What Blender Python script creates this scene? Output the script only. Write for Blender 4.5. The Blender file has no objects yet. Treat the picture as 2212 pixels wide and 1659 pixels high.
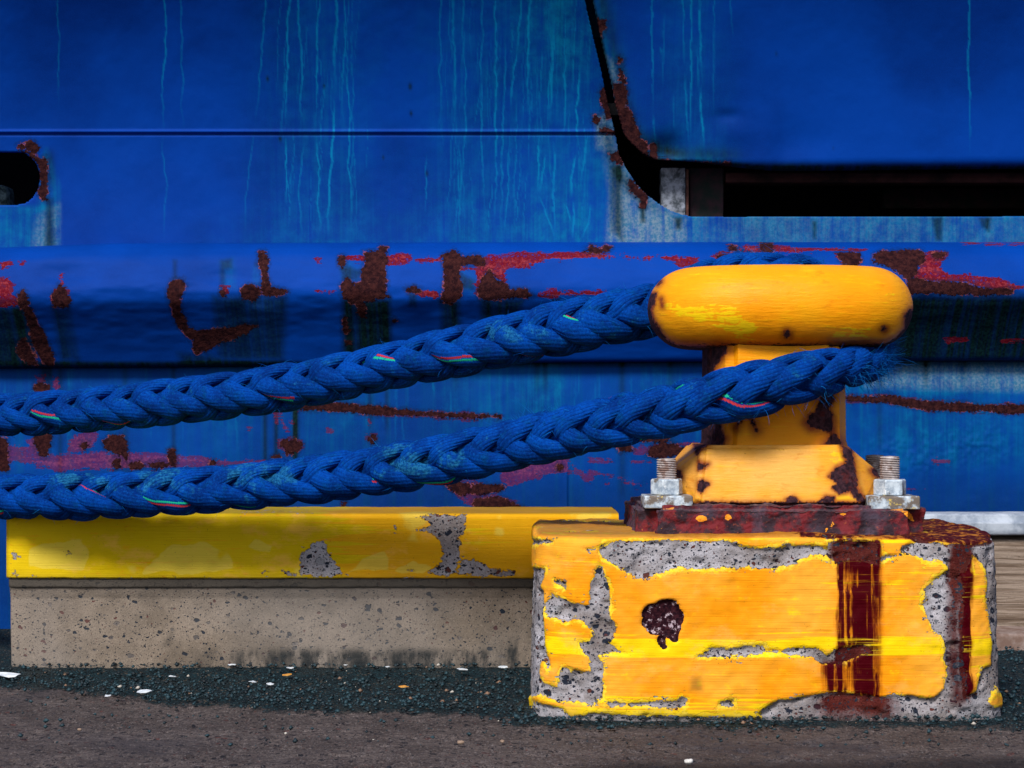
import bpy, bmesh, math, random
import numpy as np
from mathutils import Vector
R = math.radians
sc = bpy.context.scene
COL = sc.collection
rng = np.random.default_rng(7)
random.seed(7)

# ------------------------------------------------------------------ camera, sky, sun, exposure
H = 0.462          # lens height (m)
F = 3714.0         # focal length in units of a 2212 wide frame
CX, CY = 1106.0, 900.0
cam = bpy.data.cameras.new("camera")
cam.lens = 36.0 * F / 2212.0
cam.sensor_width = 36.0
cam.shift_y = (CY - 829.5) / 2212.0
cam.clip_start = 0.05
cam.clip_end = 2000
camo = bpy.data.objects.new("camera", cam)
camo.location = (0, 0, H)
camo.rotation_euler = (R(90), 0, 0)
COL.objects.link(camo)
sc.camera = camo

world = bpy.data.worlds.new("World")
sc.world = world
world.use_nodes = True
wn = world.node_tree
sky = wn.nodes.new("ShaderNodeTexSky")
sky.sky_type = 'NISHITA'
sky.sun_disc = False
sky.sun_elevation = R(44)
sky.sun_rotation = R(200)
sky.air_density = 1.0
sky.dust_density = 2.0
wn.links.new(sky.outputs[0], wn.nodes["Background"].inputs[0])
wn.nodes["Background"].inputs[1].default_value = 0.085

sun = bpy.data.lights.new("sun", 'SUN')
sun.energy = 3.0
sun.angle = R(15)
sun.color = (1.0, 0.96, 0.9)
suno = bpy.data.objects.new("sun", sun)
suno.rotation_euler = (R(46), 0, R(-20))
suno.location = (-2, -3, 5)
COL.objects.link(suno)

sc.view_settings.view_transform = 'Standard'
sc.view_settings.look = 'None'
sc.view_settings.exposure = 0.40
sc.view_settings.gamma = 1.0

# ------------------------------------------------------------------ helpers
def ex(px, Y): return (px - CX) * Y / F
def ez(py, Y): return H - (py - CY) * Y / F
def w3(px, py, Y): return (ex(px, Y), Y, ez(py, Y))
def proj(P):
    return CX + F * P[:, 0] / P[:, 1], CY - F * (P[:, 2] - H) / P[:, 1]

def tag(o, label=None, cat=None, group=None, kind=None):
    if label: o["label"] = label
    if cat: o["category"] = cat
    if group: o["group"] = group
    if kind: o["kind"] = kind
    return o

def empty(name, loc=(0, 0, 0)):
    o = bpy.data.objects.new(name, None)
    o.location = loc
    COL.objects.link(o)
    return o

def link(name, me, m, parent=None, smooth=True):
    if m is not None: me.materials.append(m)
    o = bpy.data.objects.new(name, me)
    COL.objects.link(o)
    if smooth: me.polygons.foreach_set("use_smooth", np.ones(len(me.polygons), dtype=bool))
    if parent is not None:
        o.parent = parent
        o.matrix_parent_inverse = parent.matrix_basis.inverted()
    me.update()
    return o

def np_mesh(name, V, Fq, attrs=None):
    """V (n,3), Fq (m,k) with k = 3 or 4"""
    me = bpy.data.meshes.new(name)
    V = np.asarray(V, dtype=np.float32); Fq = np.asarray(Fq, dtype=np.int32)
    m, k = Fq.shape
    me.vertices.add(len(V)); me.vertices.foreach_set("co", V.ravel())
    me.loops.add(m * k); me.loops.foreach_set("vertex_index", Fq.ravel())
    me.polygons.add(m)
    me.polygons.foreach_set("loop_start", np.arange(0, m * k, k, dtype=np.int32))
    me.update(calc_edges=True)
    me.validate()
    add_attrs(me, attrs)
    return me

def add_attrs(me, attrs):
    for a, v in (attrs or {}).items():
        at = me.attributes.new(a, 'FLOAT', 'POINT')
        at.data.foreach_set("value", np.ascontiguousarray(v, dtype=np.float32))

def grid_faces(nv, nu, closed_u=False):
    j, i = np.meshgrid(np.arange(nv - 1), np.arange(nu if closed_u else nu - 1), indexing='ij')
    i2 = (i + 1) % nu
    a = j * nu + i; b = j * nu + i2; c = (j + 1) * nu + i2; d = (j + 1) * nu + i
    return np.stack([a, b, c, d], -1).reshape(-1, 4)

# value noise in numpy (3-D)
_T = np.random.default_rng(3).random(4096).astype(np.float64)
def _h(i, j, k): return _T[(i * 73 + j * 1511 + k * 3391) & 4095]
def vnoise(P, s, seed=0):
    q = P * s + seed * 17.31
    f0 = np.floor(q).astype(np.int64); f = q - f0; f = f * f * (3 - 2 * f)
    r = 0
    for a in (0, 1):
        for b in (0, 1):
            for c in (0, 1):
                w = (f[:, 0] if a else 1 - f[:, 0]) * (f[:, 1] if b else 1 - f[:, 1]) * (f[:, 2] if c else 1 - f[:, 2])
                r = r + w * _h(f0[:, 0] + a, f0[:, 1] + b, f0[:, 2] + c)
    return r
def fbm(P, s, oct=4, seed=0, gain=.5):
    r = 0; a = 1; t = 0
    for o in range(oct):
        r = r + a * vnoise(P, s * 2 ** o, seed + o); t += a; a *= gain
    return r / t

def sstep(a, b, x):
    t = np.clip((x - a) / (b - a), 0, 1)
    return t * t * (3 - 2 * t)

# signed distance (negative inside) to a union of polygons, in picture units of the 2212 wide frame
def sdf1(poly, x, y, R_=60.0):
    P = np.asarray(poly, float)
    out = np.full(x.shape, R_)
    m = (x > P[:, 0].min() - R_) & (x < P[:, 0].max() + R_) & (y > P[:, 1].min() - R_) & (y < P[:, 1].max() + R_)
    if not m.any(): return out
    X, Y = x[m], y[m]
    d = np.full(X.shape, 1e18); ins = np.zeros(X.shape, bool)
    n = len(P)
    for i in range(n):
        ax, ay = P[i]; bx, by = P[(i + 1) % n]
        ex_, ey_ = bx - ax, by - ay
        L = ex_ * ex_ + ey_ * ey_ + 1e-9
        t = np.clip(((X - ax) * ex_ + (Y - ay) * ey_) / L, 0, 1)
        d = np.minimum(d, (X - ax - t * ex_) ** 2 + (Y - ay - t * ey_) ** 2)
        if ay != by:
            c = ((ay > Y) != (by > Y)) & (X < (bx - ax) * (Y - ay) / (by - ay) + ax)
            ins ^= c
    d = np.sqrt(d)
    out[m] = np.minimum(np.where(ins, -d, d), R_)
    return out
def sdf(polys, x, y, R_=60.0):
    out = np.full(x.shape, R_)
    for p in polys: out = np.minimum(out, sdf1(p, x, y, R_))
    return out
def TF(ox, oy, s): return lambda *ps: [[(ox + a * s, oy + b * s) for a, b in p] for p in ps]
C2 = TF(1106, 0, .5013); C3 = TF(0, 486.6, .4); C4 = TF(619.4, 486.6, .4); C5 = TF(1283, 486.6, .4266)
C6 = TF(1106, 1061.8, .36); C7 = TF(1636.9, 1061.8, .36); C8 = TF(0, 1061.8, .52); CA = TF(1194.5, 0, .32)
CB = TF(0, 292, .1547)
def circ(cx, cy, r, ry=None, n=14):
    ry = ry or r
    return [(cx + r * math.cos(2 * math.pi * k / n), cy + ry * math.sin(2 * math.pi * k / n)) for k in range(n)]
def path_d(pts, x, y, R_=60.0):
    """distance to an open polyline"""
    P = np.asarray(pts, float); out = np.full(x.shape, R_)
    m = (x > P[:, 0].min() - R_) & (x < P[:, 0].max() + R_) & (y > P[:, 1].min() - R_) & (y < P[:, 1].max() + R_)
    X, Y = x[m], y[m]; d = np.full(X.shape, R_)
    for (ax, ay), (bx, by) in zip(P[:-1], P[1:]):
        L = (bx - ax) ** 2 + (by - ay) ** 2 + 1e-9
        t = np.clip(((X - ax) * (bx - ax) + (Y - ay) * (by - ay)) / L, 0, 1)
        d = np.minimum(d, np.hypot(X - ax - t * (bx - ax), Y - ay - t * (by - ay)))
    out[m] = d
    return out
def soft(polys, x, y, w):
    return 1 - sstep(-w, w, sdf(polys, x, y, max(60, w + 5)))

# ------------------------------------------------------------------ material expression builder
class B:
    def __init__(s, name):
        s.m = bpy.data.materials.new(name); s.m.use_nodes = True
        s.t = s.m.node_tree; s.p = s.t.nodes["Principled BSDF"]
        s.co = s.t.nodes.new("ShaderNodeTexCoord").outputs["Object"]
    def _in(s, sock, v):
        if v is None: return
        if isinstance(v, bpy.types.NodeSocket): s.t.links.new(v, sock)
        elif isinstance(v, (tuple, list)):
            sock.default_value = tuple(v) + (1,) if (len(v) == 3 and sock.type == 'RGBA') else v
        else: sock.default_value = v
    def ma(s, op, a, b=0.0, c=None, clamp=False):
        n = s.t.nodes.new("ShaderNodeMath"); n.operation = op; n.use_clamp = clamp
        s._in(n.inputs[0], a); s._in(n.inputs[1], b)
        if c is not None: s._in(n.inputs[2], c)
        return n.outputs[0]
    def add(s, a, b): return s.ma('ADD', a, b)
    def sub(s, a, b): return s.ma('SUBTRACT', a, b)
    def mul(s, a, b, clamp=False): return s.ma('MULTIPLY', a, b, clamp=clamp)
    def mad(s, a, b, c, clamp=False): return s.ma('MULTIPLY_ADD', a, b, c, clamp)
    def mx(s, a, b): return s.ma('MAXIMUM', a, b)
    def mn(s, a, b): return s.ma('MINIMUM', a, b)
    def ss(s, x, lo, hi, o0=0.0, o1=1.0):
        n = s.t.nodes.new("ShaderNodeMapRange"); n.interpolation_type = 'SMOOTHSTEP'
        if isinstance(lo, (int, float)) and isinstance(hi, (int, float)) and lo > hi: lo, hi, o0, o1 = hi, lo, o1, o0
        for i, v in enumerate((x, lo, hi, o0, o1)): s._in(n.inputs[i], v)
        return n.outputs[0]
    def mix(s, f, a, b):
        n = s.t.nodes.new("ShaderNodeMix"); n.data_type = 'RGBA'; n.clamp_factor = True
        s._in(n.inputs[0], f); s._in(n.inputs[6], a); s._in(n.inputs[7], b)
        return n.outputs[2]
    def at(s, name):
        n = s.t.nodes.new("ShaderNodeAttribute"); n.attribute_name = name
        return n.outputs["Fac"]
    def sc(s, v=(1, 1, 1), loc=(0, 0, 0), vec=None):
        n = s.t.nodes.new("ShaderNodeMapping")
        s._in(n.inputs[0], vec or s.co); n.inputs[1].default_value = loc; n.inputs[3].default_value = v
        return n.outputs[0]
    def noise(s, scale, detail=4, rough=.55, vec=None, dist=0.0):
        n = s.t.nodes.new("ShaderNodeTexNoise")
        s._in(n.inputs["Vector"], vec or s.co)
        n.inputs["Scale"].default_value = scale; n.inputs["Detail"].default_value = detail
        n.inputs["Roughness"].default_value = rough; n.inputs["Distortion"].default_value = dist
        return n.outputs["Fac"]
    def noisec(s, scale, vec=None):
        n = s.t.nodes.new("ShaderNodeTexNoise"); s._in(n.inputs["Vector"], vec or s.co)
        n.inputs["Scale"].default_value = scale
        return n.outputs["Color"]
    def vor(s, scale, vec=None, rnd=1.0):
        n = s.t.nodes.new("ShaderNodeTexVoronoi"); s._in(n.inputs["Vector"], vec or s.co)
        n.inputs["Scale"].default_value = scale; n.inputs["Randomness"].default_value = rnd
        sp = s.t.nodes.new("ShaderNodeSeparateColor"); s.t.links.new(n.outputs["Color"], sp.inputs[0])
        return n.outputs["Distance"], sp.outputs[0], sp.outputs[1]
    def warp(s, amt, scale):
        c = s.noisec(scale)
        n = s.t.nodes.new("ShaderNodeVectorMath"); n.operation = 'MULTIPLY_ADD'
        s._in(n.inputs[0], c); n.inputs[1].default_value = (amt,) * 3; s._in(n.inputs[2], s.co)
        return n.outputs[0]
    def bump(s, h, strength=.5, dist=.003, normal=None):
        n = s.t.nodes.new("ShaderNodeBump"); n.inputs["Strength"].default_value = strength
        n.inputs["Distance"].default_value = dist; s._in(n.inputs["Height"], h)
        if normal is not None: s._in(n.inputs["Normal"], normal)
        return n.outputs[0]
    def done(s, col, rough=.6, normal=None, metal=0.0, spec=.4):
        s._in(s.p.inputs["Base Color"], col); s._in(s.p.inputs["Roughness"], rough)
        s._in(s.p.inputs["Metallic"], metal); s._in(s.p.inputs["Specular IOR Level"], spec)
        if normal is not None: s._in(s.p.inputs["Normal"], normal)
        return s.m

def aggregate(b, base_a, base_b, dark=(.022, .028, .045), density=.5, big=48, light=(.30, .30, .33)):
    """bare concrete with exposed stones; returns colour, height"""
    n = b.noise(9, 6, .62)
    fine = b.noise(420, 3, .6)
    c = b.mix(b.ss(n, .35, .65), base_a, base_b)
    c = b.mix(b.ss(fine, .35, .75, 0, .4), c, tuple(v * .45 for v in base_a))
    c = b.mix(b.ss(b.noise(250, 2, .5), .6, .8, 0, .35), c, tuple(min(1, v * 1.9) for v in base_b))
    h = b.mul(fine, .4)
    wv = b.warp(.012, 70)
    for k, (s_, th, r_) in enumerate(((big, 1 - density * .75, .55), (big * 2.3, 1 - density, .5), (big * 4.5, 1 - density, .5))):
        d, r1, r2 = b.vor(s_, vec=b.sc((1, 1, 1.35), loc=(k * 3.1, 0, k), vec=wv))
        rad = b.mul(b.ss(r1, th, 1.0), r_)
        m = b.ss(b.sub(d, rad), 0.0, -.06)
        m = b.mul(m, b.ss(r1, th, th + .02))
        sc_ = b.mix(b.ss(r2, .1, .3), light, dark)
        sc_ = b.mix(b.ss(r2, .85, .9), sc_, (.10, .035, .03))
        c = b.mix(m, c, sc_)
        h = b.sub(h, b.mul(m, .5))
    return c, h

# ------------------------------------------------------------------ materials
def hull_mat(name, base_a=(.0, .025, .22), base_b=(.0, .040, .31), extra_streak=0.0, redk=1.0):
    b = B(name)
    n1 = b.noise(2.2, 3, .5)
    st = b.noise(1, 5, .65, vec=b.sc((55, 1, 1.6)))
    st2 = b.noise(1, 4, .6, vec=b.sc((160, 1, 4), loc=(5, 0, 0)))
    hz = b.noise(1, 5, .65, vec=b.sc((7, 7, 75)))
    blotch = b.noise(26, 7, .68)
    fin = b.noise(150, 4, .6)
    grain = b.noise(700, 2, .6)
    c = b.mix(b.ss(b.add(b.mul(n1, .75), b.mul(b.noise(9, 5, .6), .25)), .36, .64), tuple(v * .86 for v in base_a), base_b)
    c = b.mix(b.ss(grain, .3, .75, 0, .28), c, (.0, .066, .42))
    c = b.mix(b.mul(b.ss(st, .45, .75), extra_streak), c, (.0, .085, .2))
    teal = b.at("teal")
    tf = b.mul(teal, b.ss(b.add(b.mul(st, .45), b.add(b.mul(st2, .1), b.mul(blotch, .45))), .28, .72), clamp=True)
    c = b.mix(b.mul(tf, .85), c, b.mix(b.ss(b.add(b.mul(blotch, .6), b.mul(st2, .4)), .38, .62), (.0, .085, .22), (.0, .14, .31)))
    gf = b.mul(b.at("grey"), b.ss(b.add(b.mul(st, .6), b.mul(blotch, .4)), .3, .62))
    c = b.mix(gf, c, b.mix(b.ss(fin, .35, .65), (.04, .15, .26), (.16, .24, .32)))
    ln = b.mul(b.at("line"), b.ss(b.noise(35, 4, .7), .25, .55, .25, 1.0), clamp=True)
    c = b.mix(b.mul(ln, .72), c, (.0, .23, .46))
    gr = b.mul(b.at("grime_shade"), b.add(.35, b.mul(st, 1.3)), clamp=True)
    c = b.mix(gr, c, b.mix(b.ss(fin, .35, .7), (.001, .006, .010), (.004, .022, .022)))
    # primer showing through
    dr = b.add(b.mul(b.at("red"), 20), b.add(b.mad(blotch, 28, -14), b.mad(hz, 38, -19)))
    dr = b.add(dr, b.mad(fin, 22, -11))
    mr = b.mul(b.mul(b.ss(dr, .8, -.8), redk), b.ss(b.add(b.mul(fin, .6), b.mul(hz, .4)), .36, .44, .35, 1.0))
    rc = b.mix(b.ss(b.add(b.mul(fin, .5), b.mul(hz, .5)), .46, .60), (.115, .003, .012), (.25, .032, .045))
    rc = b.mix(b.ss(b.noise(60, 5, .7), .5, .62), rc, (.10, .012, .04))
    c = b.mix(mr, c, rc)
    # rust
    d = b.add(b.mul(b.at("rust"), 20), b.add(b.mad(blotch, 20, -11.5), b.mad(fin, 18, -9)))
    rim = b.mul(b.ss(d, 2.3, 1.3), b.ss(b.noise(45, 3, .6), .50, .64, 0, .8))
    mk = b.ss(d, .7, -.7)
    rust = b.mix(b.ss(b.noise(90, 5, .7), .35, .68), (.012, .0035, .006), (.046, .013, .013))
    rust = b.mix(b.ss(b.noise(240, 3, .7), .62, .72, 0, .6), rust, (.12, .045, .035))
    c = b.mix(b.mul(b.ss(d, 10, 0), .5), c, (.003, .010, .022))
    c = b.mix(rim, c, (.30, .075, .07))
    c = b.mix(mk, c, rust)
    h = b.add(b.mul(mk, b.mad(fin, .8, -1.1)), b.mul(mr, -.25))
    h = b.add(h, b.mul(b.noise(14, 4, .5), .5))
    h = b.add(h, b.mul(grain, .10))
    h = b.add(h, b.mul(ln, .12))
    nm = b.bump(h, .75, .004)
    return b.done(c, b.mix(b.mx(mk, mr), (.6,) * 3, (.85,) * 3), nm, spec=.05)

def painted_concrete(name, top, top2, rim, patch=None, rimw=5.0, brush=.5):
    b = B(name)
    conc, ch = aggregate(b, (.23, .20, .20), (.43, .42, .47), density=.62, big=66)
    cs, _ = aggregate(b, (.040, .004, .006), (.105, .022, .018), density=.5, big=60, light=(.12, .06, .05))
    stain = b.at("stain")
    conc = b.mix(b.ss(b.add(stain, b.mad(b.noise(30, 7, .7), .6, -.30)), .02, .60), conc, cs)
    bl = b.noise(30, 7, .7); fin = b.noise(130, 5, .65)
    hz = b.noise(1, 6, .68, vec=b.sc((3.5, 3.5, 130)))
    hz2 = b.noise(1, 5, .6, vec=b.sc((9, 9, 420), loc=(4, 1, 2)))
    d = b.add(b.mul(b.at("chip"), 20), b.add(b.mad(bl, 24, -12), b.mad(fin, 22, -11)))
    d = b.add(d, b.mad(hz, 10, -5))
    rimw = b.mul(b.ss(b.noise(16, 5, .7), .36, .66), rimw * 2.2)
    d = b.add(d, 1.5)
    isl = b.mul(b.ss(b.noise(95, 4, .7, vec=b.sc((.7, .7, 1.5), loc=(6, 2, 5))), .60, .68), 14)
    d = b.sub(d, isl)
    bare = b.ss(d, .5, -.5)
    rimm = b.ss(d, b.add(rimw, 1.2), b.add(rimw, -1.2))
    big = b.noise(5, 4, .6)
    c = b.mix(b.ss(big, .4, .62), top, top2)
    c = b.mix(b.ss(b.noise(60, 6, .7), .55, .75, 0, .35), c, rim)
    c = b.mix(b.ss(b.add(b.mul(hz, .6), b.mul(bl, .4)), .56, .62, 0, .55), c, rim)
    br = b.at("brush")
    bm = b.ss(b.add(b.mul(hz, 1.0), b.mul(br, .42)), .64 , .70)
    c = b.mix(b.mul(bm, brush + .4, clamp=True), c, rim)
    c = b.mix(b.ss(hz2, .60, .74, 0, .5), c, tuple(v * .62 for v in top))
    c = b.mix(b.ss(b.noise(1, 5, .7, vec=b.sc((14, 14, 24), loc=(2, 0, 7))), .52, .70, 0, .45), c, (.88, .44, .10))
    c = b.mix(b.ss(b.noise(1, 6, .75, vec=b.sc((40, 40, 60), loc=(1, 0, 3))), .62, .72, 0, .55), c, (.50, .16, .004))
    if patch: c = b.mix(b.mul(b.ss(b.add(b.noise(11, 3, .5), b.mul(b.at("pale"), .34)), .60, .66), .6), c, patch)
    c = b.mix(b.mul(rimm, b.ss(b.add(b.mul(fin, .5), b.mul(hz, .5)), .42, .54, .15, .95)), c, b.mix(b.ss(fin, .4, .6), rim, tuple(min(1, v * .9 + .05) for v in rim)))
    # dirt
    dirt = b.mul(b.at("dirt"), b.add(.3, b.mul(hz, 1.2)), clamp=True)
    c = b.mix(dirt, c, (.05, .045, .02))
    # rust runs over the paint
    vst = b.noise(1, 5, .6, vec=b.sc((95, 95, 2.5)))
    stain = b.mul(stain, b.ss(vst, .30, .62, .30, 1.25), clamp=True)
    sf = b.mul(b.ss(b.add(stain, b.mad(bl, .5, -.25)), .04, .66), b.ss(b.add(hz2, b.mul(br, .25)), .86, .64))
    rc = b.mix(b.ss(stain, .15, .75), (.34, .055, .002), (.050, .0003, .003))
    c = b.mix(sf, c, rc)
    pit = b.ss(b.noise(330, 2, .5), .70, .76)
    c = b.mix(b.mul(pit, .6), c, (.09, .05, .02))
    c = b.mix(bare, c, conc)
    c = b.mix(b.mul(b.at("grimy"), b.add(.35, b.mul(bl, 1.1)), clamp=True), c, b.mix(b.ss(fin, .35, .65), (.015, .018, .022), (.10, .085, .075)))
    hh = b.add(b.mul(bare, b.mad(ch, .9, -1.0)), b.mul(b.sub(1.0, bare), b.mul(hz2, .22)))
    hh = b.add(hh, b.mul(rimm, -.12))
    return b.done(c, b.mix(bare, (.5,) * 3, (.9,) * 3), b.bump(hh, .95, .004), spec=.04)

def iron_mat(name, top=(.88, .31, .002), top2=(.84, .35, .004), rim=(.86, .58, .004)):
    """yellow paint on iron with rust where 'rust' is negative and older yellow where 'scuff' is high"""
    b = B(name)
    bl = b.noise(38, 6, .68); fin = b.noise(170, 5, .62)
    hz = b.noise(1, 6, .65, vec=b.sc((22, 22, 190)))
    c = b.mix(b.ss(b.noise(7, 4, .6), .38, .62), top, top2)
    c = b.mix(b.ss(hz, .52, .78, 0, .45), c, rim)
    c = b.mix(b.ss(b.noise(1, 6, .7, vec=b.sc((30, 30, 60), loc=(3, 1, 9))), .56, .70, 0, .45), c, (.62, .17, .002))
    c = b.mix(b.ss(b.noise(1, 5, .75, vec=b.sc((60, 60, 150), loc=(8, 1, 2))), .66, .72, 0, .7), c, (.20, .045, .004))
    c = b.mix(b.ss(fin, .60, .78, 0, .35), c, tuple(v * .55 for v in top))
    sc_ = b.ss(b.add(b.mul(b.at("scuff"), .17), b.add(b.mul(hz, .55), b.add(b.mul(bl, .25), b.mul(fin, .2)))), .62, .67)
    c = b.mix(b.mul(sc_, .9), c, rim)
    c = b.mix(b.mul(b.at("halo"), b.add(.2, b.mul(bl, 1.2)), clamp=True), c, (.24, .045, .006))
    d = b.add(b.mul(b.at("rust"), 20), b.add(b.mad(bl, 19, -9.5), b.mad(fin, 14, -7)))
    edge = b.mul(b.ss(d, 3.2, 2.0), .65)
    c = b.mix(edge, c, (.16, .03, .012))
    mk = b.ss(d, .6, -.6)
    rust = b.mix(b.ss(b.noise(110, 5, .7), .38, .66), (.013, .005, .010), (.060, .022, .032))
    rust = b.mix(b.ss(b.noise(60, 3, .6), .58, .7, 0, .6), rust, (.09, .012, .012))
    c = b.mix(mk, c, rust)
    h = b.add(b.mul(mk, b.mad(fin, .9, -.9)), b.add(b.mul(bl, .35), b.mul(hz, .45)))
    return b.done(c, b.mix(mk, (.42,) * 3, (.82,) * 3), b.bump(h, .9, .003), spec=.15)

def crust_mat():
    b = B("rusted_iron")
    n = b.noise(32, 6, .65); f = b.noise(150, 5, .65); v = b.noise(14, 3, .5)
    c = b.mix(b.ss(n, .42, .58), (.020, .005, .013), (.14, .004, .010))
    c = b.mix(b.ss(v, .5, .62, 0, .8), c, (.05, .035, .06))
    c = b.mix(b.ss(b.noise(60, 4, .6, vec=b.sc((1, 1, 1), loc=(3, 3, 3))), .58, .66, 0, .7), c, (.012, .008, .016))
    c = b.mix(b.ss(f, .60, .68, 0, .6), c, (.26, .05, .02))
    c = b.mix(b.ss(b.add(b.noise(36, 4, .6, vec=b.sc((1, 1, 1), loc=(9, 1, 4))), b.mul(b.at("flake"), .5)), .70, .72), c, (.85, .30, .01))
    nrm = b.at("up")
    c = b.mix(b.mul(b.ss(nrm, .5, .9), .75), c, b.mix(b.ss(f, .4, .6), (.035, .028, .045), (.11, .08, .09)))
    return b.done(c, .78, b.bump(b.add(b.mul(n, 1.0), b.mul(f, .5)), .8, .005), spec=.4)

def galv_mat(name="galvanised_steel", dirty=.3):
    b = B(name)
    f = b.noise(110, 5, .65); n = b.noise(45, 5, .6)
    c = b.mix(b.ss(f, .35, .65), (.30, .37, .46), (.62, .70, .78))
    c = b.mix(b.ss(n, .62 - dirty * .4, .72 - dirty * .4), c, (.16, .13, .11))
    c = b.mix(b.ss(b.noise(70, 5, .7, vec=b.sc((1, 1, 1), loc=(2, 5, 1))), .60, .66), c, (.60, .45, .12) if dirty > .35 else (.75, .8, .85))
    return b.done(c, .55, b.bump(f, .5, .001), metal=.25, spec=.5)

def rope_mat():
    b = B("blue_polypropylene_rope")
    n = b.noise(18, 4, .6); f = b.noise(260, 4, .7); g = b.noise(32, 5, .7, vec=b.sc((1, 1, 1), loc=(7, 2, 1)))
    c = b.mix(b.ss(n, .35, .65), (.0, .020, .15), (.0, .047, .31))
    c = b.mix(b.ss(b.noise(55, 4, .7, vec=b.sc((1, 1, 1), loc=(1, 8, 3))), .5, .7, 0, .5), c, (.0, .05, .13))
    c = b.mix(b.ss(f, .45, .8, 0, .45), c, (.003, .11, .44))
    c = b.mix(b.ss(f, .55, .3, 0, .5), c, (.0, .012, .09))
    t = b.ss(b.add(g, b.mul(b.at("worn"), .16)), .60, .72)
    c = b.mix(b.mul(t, .38), c, b.mix(b.ss(f, .4, .6), (.003, .085, .16), (.03, .25, .33)))
    tr = b.at("tracer")
    c = b.mix(b.ss(tr, .45, .6), c, (.42, .03, .04))
    c = b.mix(b.ss(tr, -.45, -.6), c, (.01, .36, .22))
    c = b.mix(b.mul(b.ss(b.at("groove"), .45, .95), .75), c, (.0, .008, .07))
    return b.done(c, .85, b.bump(f, .5, .0014), spec=.04)

def fibre_mat():
    b = B("frayed_fibre")
    n = b.noise(30, 2, .5)
    c = b.mix(b.ss(n, .35, .65), (.0, .060, .36), (.004, .15, .48))
    return b.done(c, .8, None, spec=.05)

def plain(name, c1, c2, scale=40, rough=.8, dist=.002, sv=(1, 1, 1), spec=.3):
    b = B(name)
    n = b.noise(scale, 6, .65, vec=b.sc(sv))
    return b.done(b.mix(b.ss(n, .35, .65), c1, c2), rough, b.bump(n, .6, dist), spec=spec)

M_hull = hull_mat("blue_hull_paint")
M_low = hull_mat("blue_hull_paint_low", (.0, .028, .19), (.0, .047, .28), .30, .62)
M_fend = hull_mat("blue_strake_paint", (.0, .029, .23), (.0, .042, .31))
M_block = painted_concrete("orange_painted_concrete", (.86, .30, .006), (.88, .385, .035), (.88, .62, .004), rimw=6.0)
M_beam = painted_concrete("yellow_painted_concrete", (.62, .43, .003), (.68, .47, .006), (.74, .34, .008), patch=(.70, .55, .08), rimw=0.5, brush=.35)
M_iron = iron_mat("orange_painted_iron")
M_ped = iron_mat("faded_orange_painted_iron", (.84, .35, .022), (.84, .42, .085), (.85, .52, .01))
M_crust = crust_mat()
M_galv = galv_mat("galvanised_steel", .15)
M_wash = galv_mat("weathered_galvanised_steel", .45)
M_rope = rope_mat()
M_fib = fibre_mat()
M_dark = plain("shaded_interior_black", (.0015, .0025, .006), (.006, .006, .012), 12)  # near-black colour stands in for the shade inside the ship
M_greyst = plain("flaking_grey_paint", (.035, .045, .06), (.26, .29, .36), 48)
M_post = plain('dirty_blue_grey_paint', (.01, .03, .045), (.14, .22, .28), 60)
M_rbeam = plain('dim_rusty_beam', (.010, .003, .004), (.06, .018, .020), 14)
M_brown = plain("brown_rusty_pipe", (.06, .02, .02), (.13, .06, .045), 80)
M_recess = plain("dark_green_recess_paint", (.004, .014, .014), (.035, .014, .024), 26)  # mottled dark green and brown of the inner bracket and coaming

# ------------------------------------------------------------------ grids on the ship's side with openings cut out
def cut_grid(name, xs, ys, yfun, hole_polys, attrs_fun, mat, parent, thick=.012, zfun=None):
    X, Yp = np.meshgrid(xs, ys)
    x = X.ravel().copy(); y = Yp.ravel().copy()
    nu, nv = len(xs), len(ys)
    Fq = grid_faces(nv, nu)
    if hole_polys:
        d = sdf(hole_polys, x, y, 400)
        fc = d[Fq].mean(1) > 0
        Fq = Fq[fc]
        # snap the ragged rim onto the true outline
        E = np.concatenate([Fq[:, [0, 1]], Fq[:, [1, 2]], Fq[:, [2, 3]], Fq[:, [3, 0]]])
        Es = np.sort(E, 1); key = Es[:, 0].astype(np.int64) * (nu * nv) + Es[:, 1]
        u, idx, cnt = np.unique(key, return_index=True, return_counts=True)
        bd = E[idx[cnt == 1]]
        inner = (np.abs(d[bd]).max(1) < 12)
        bd = bd[inner]
        bv = np.unique(bd)
        for it in range(3):
            h = .5
            d0 = sdf(hole_polys, x[bv], y[bv], 400)
            gx = (sdf(hole_polys, x[bv] + h, y[bv], 400) - sdf(hole_polys, x[bv] - h, y[bv], 400)) / (2 * h)
            gy = (sdf(hole_polys, x[bv], y[bv] + h, 400) - sdf(hole_polys, x[bv], y[bv] - h, 400)) / (2 * h)
            x[bv] -= d0 * gx * .9; y[bv] -= d0 * gy * .9
    else:
        bd = np.zeros((0, 2), int)
    D = yfun(x, y)
    P = np.stack([ex(x, D), D, ez(y, D)], 1)
    A = attrs_fun(x, y)
    if len(bd):                                   # plate thickness round the openings
        bv, inv = np.unique(bd, return_inverse=True); inv = inv.reshape(bd.shape)
        n0 = len(P)
        P2 = P[bv].copy(); P2[:, 1] += thick
        P = np.concatenate([P, P2]); A = {k: np.concatenate([v, v[bv]]) for k, v in A.items()}
        Q = np.stack([bd[:, 1], bd[:, 0], n0 + inv[:, 0], n0 + inv[:, 1]], 1)
        Fq = np.concatenate([Fq, Q])
    me = np_mesh(name, P, Fq, A)
    return link(name, me, mat, parent)

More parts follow.
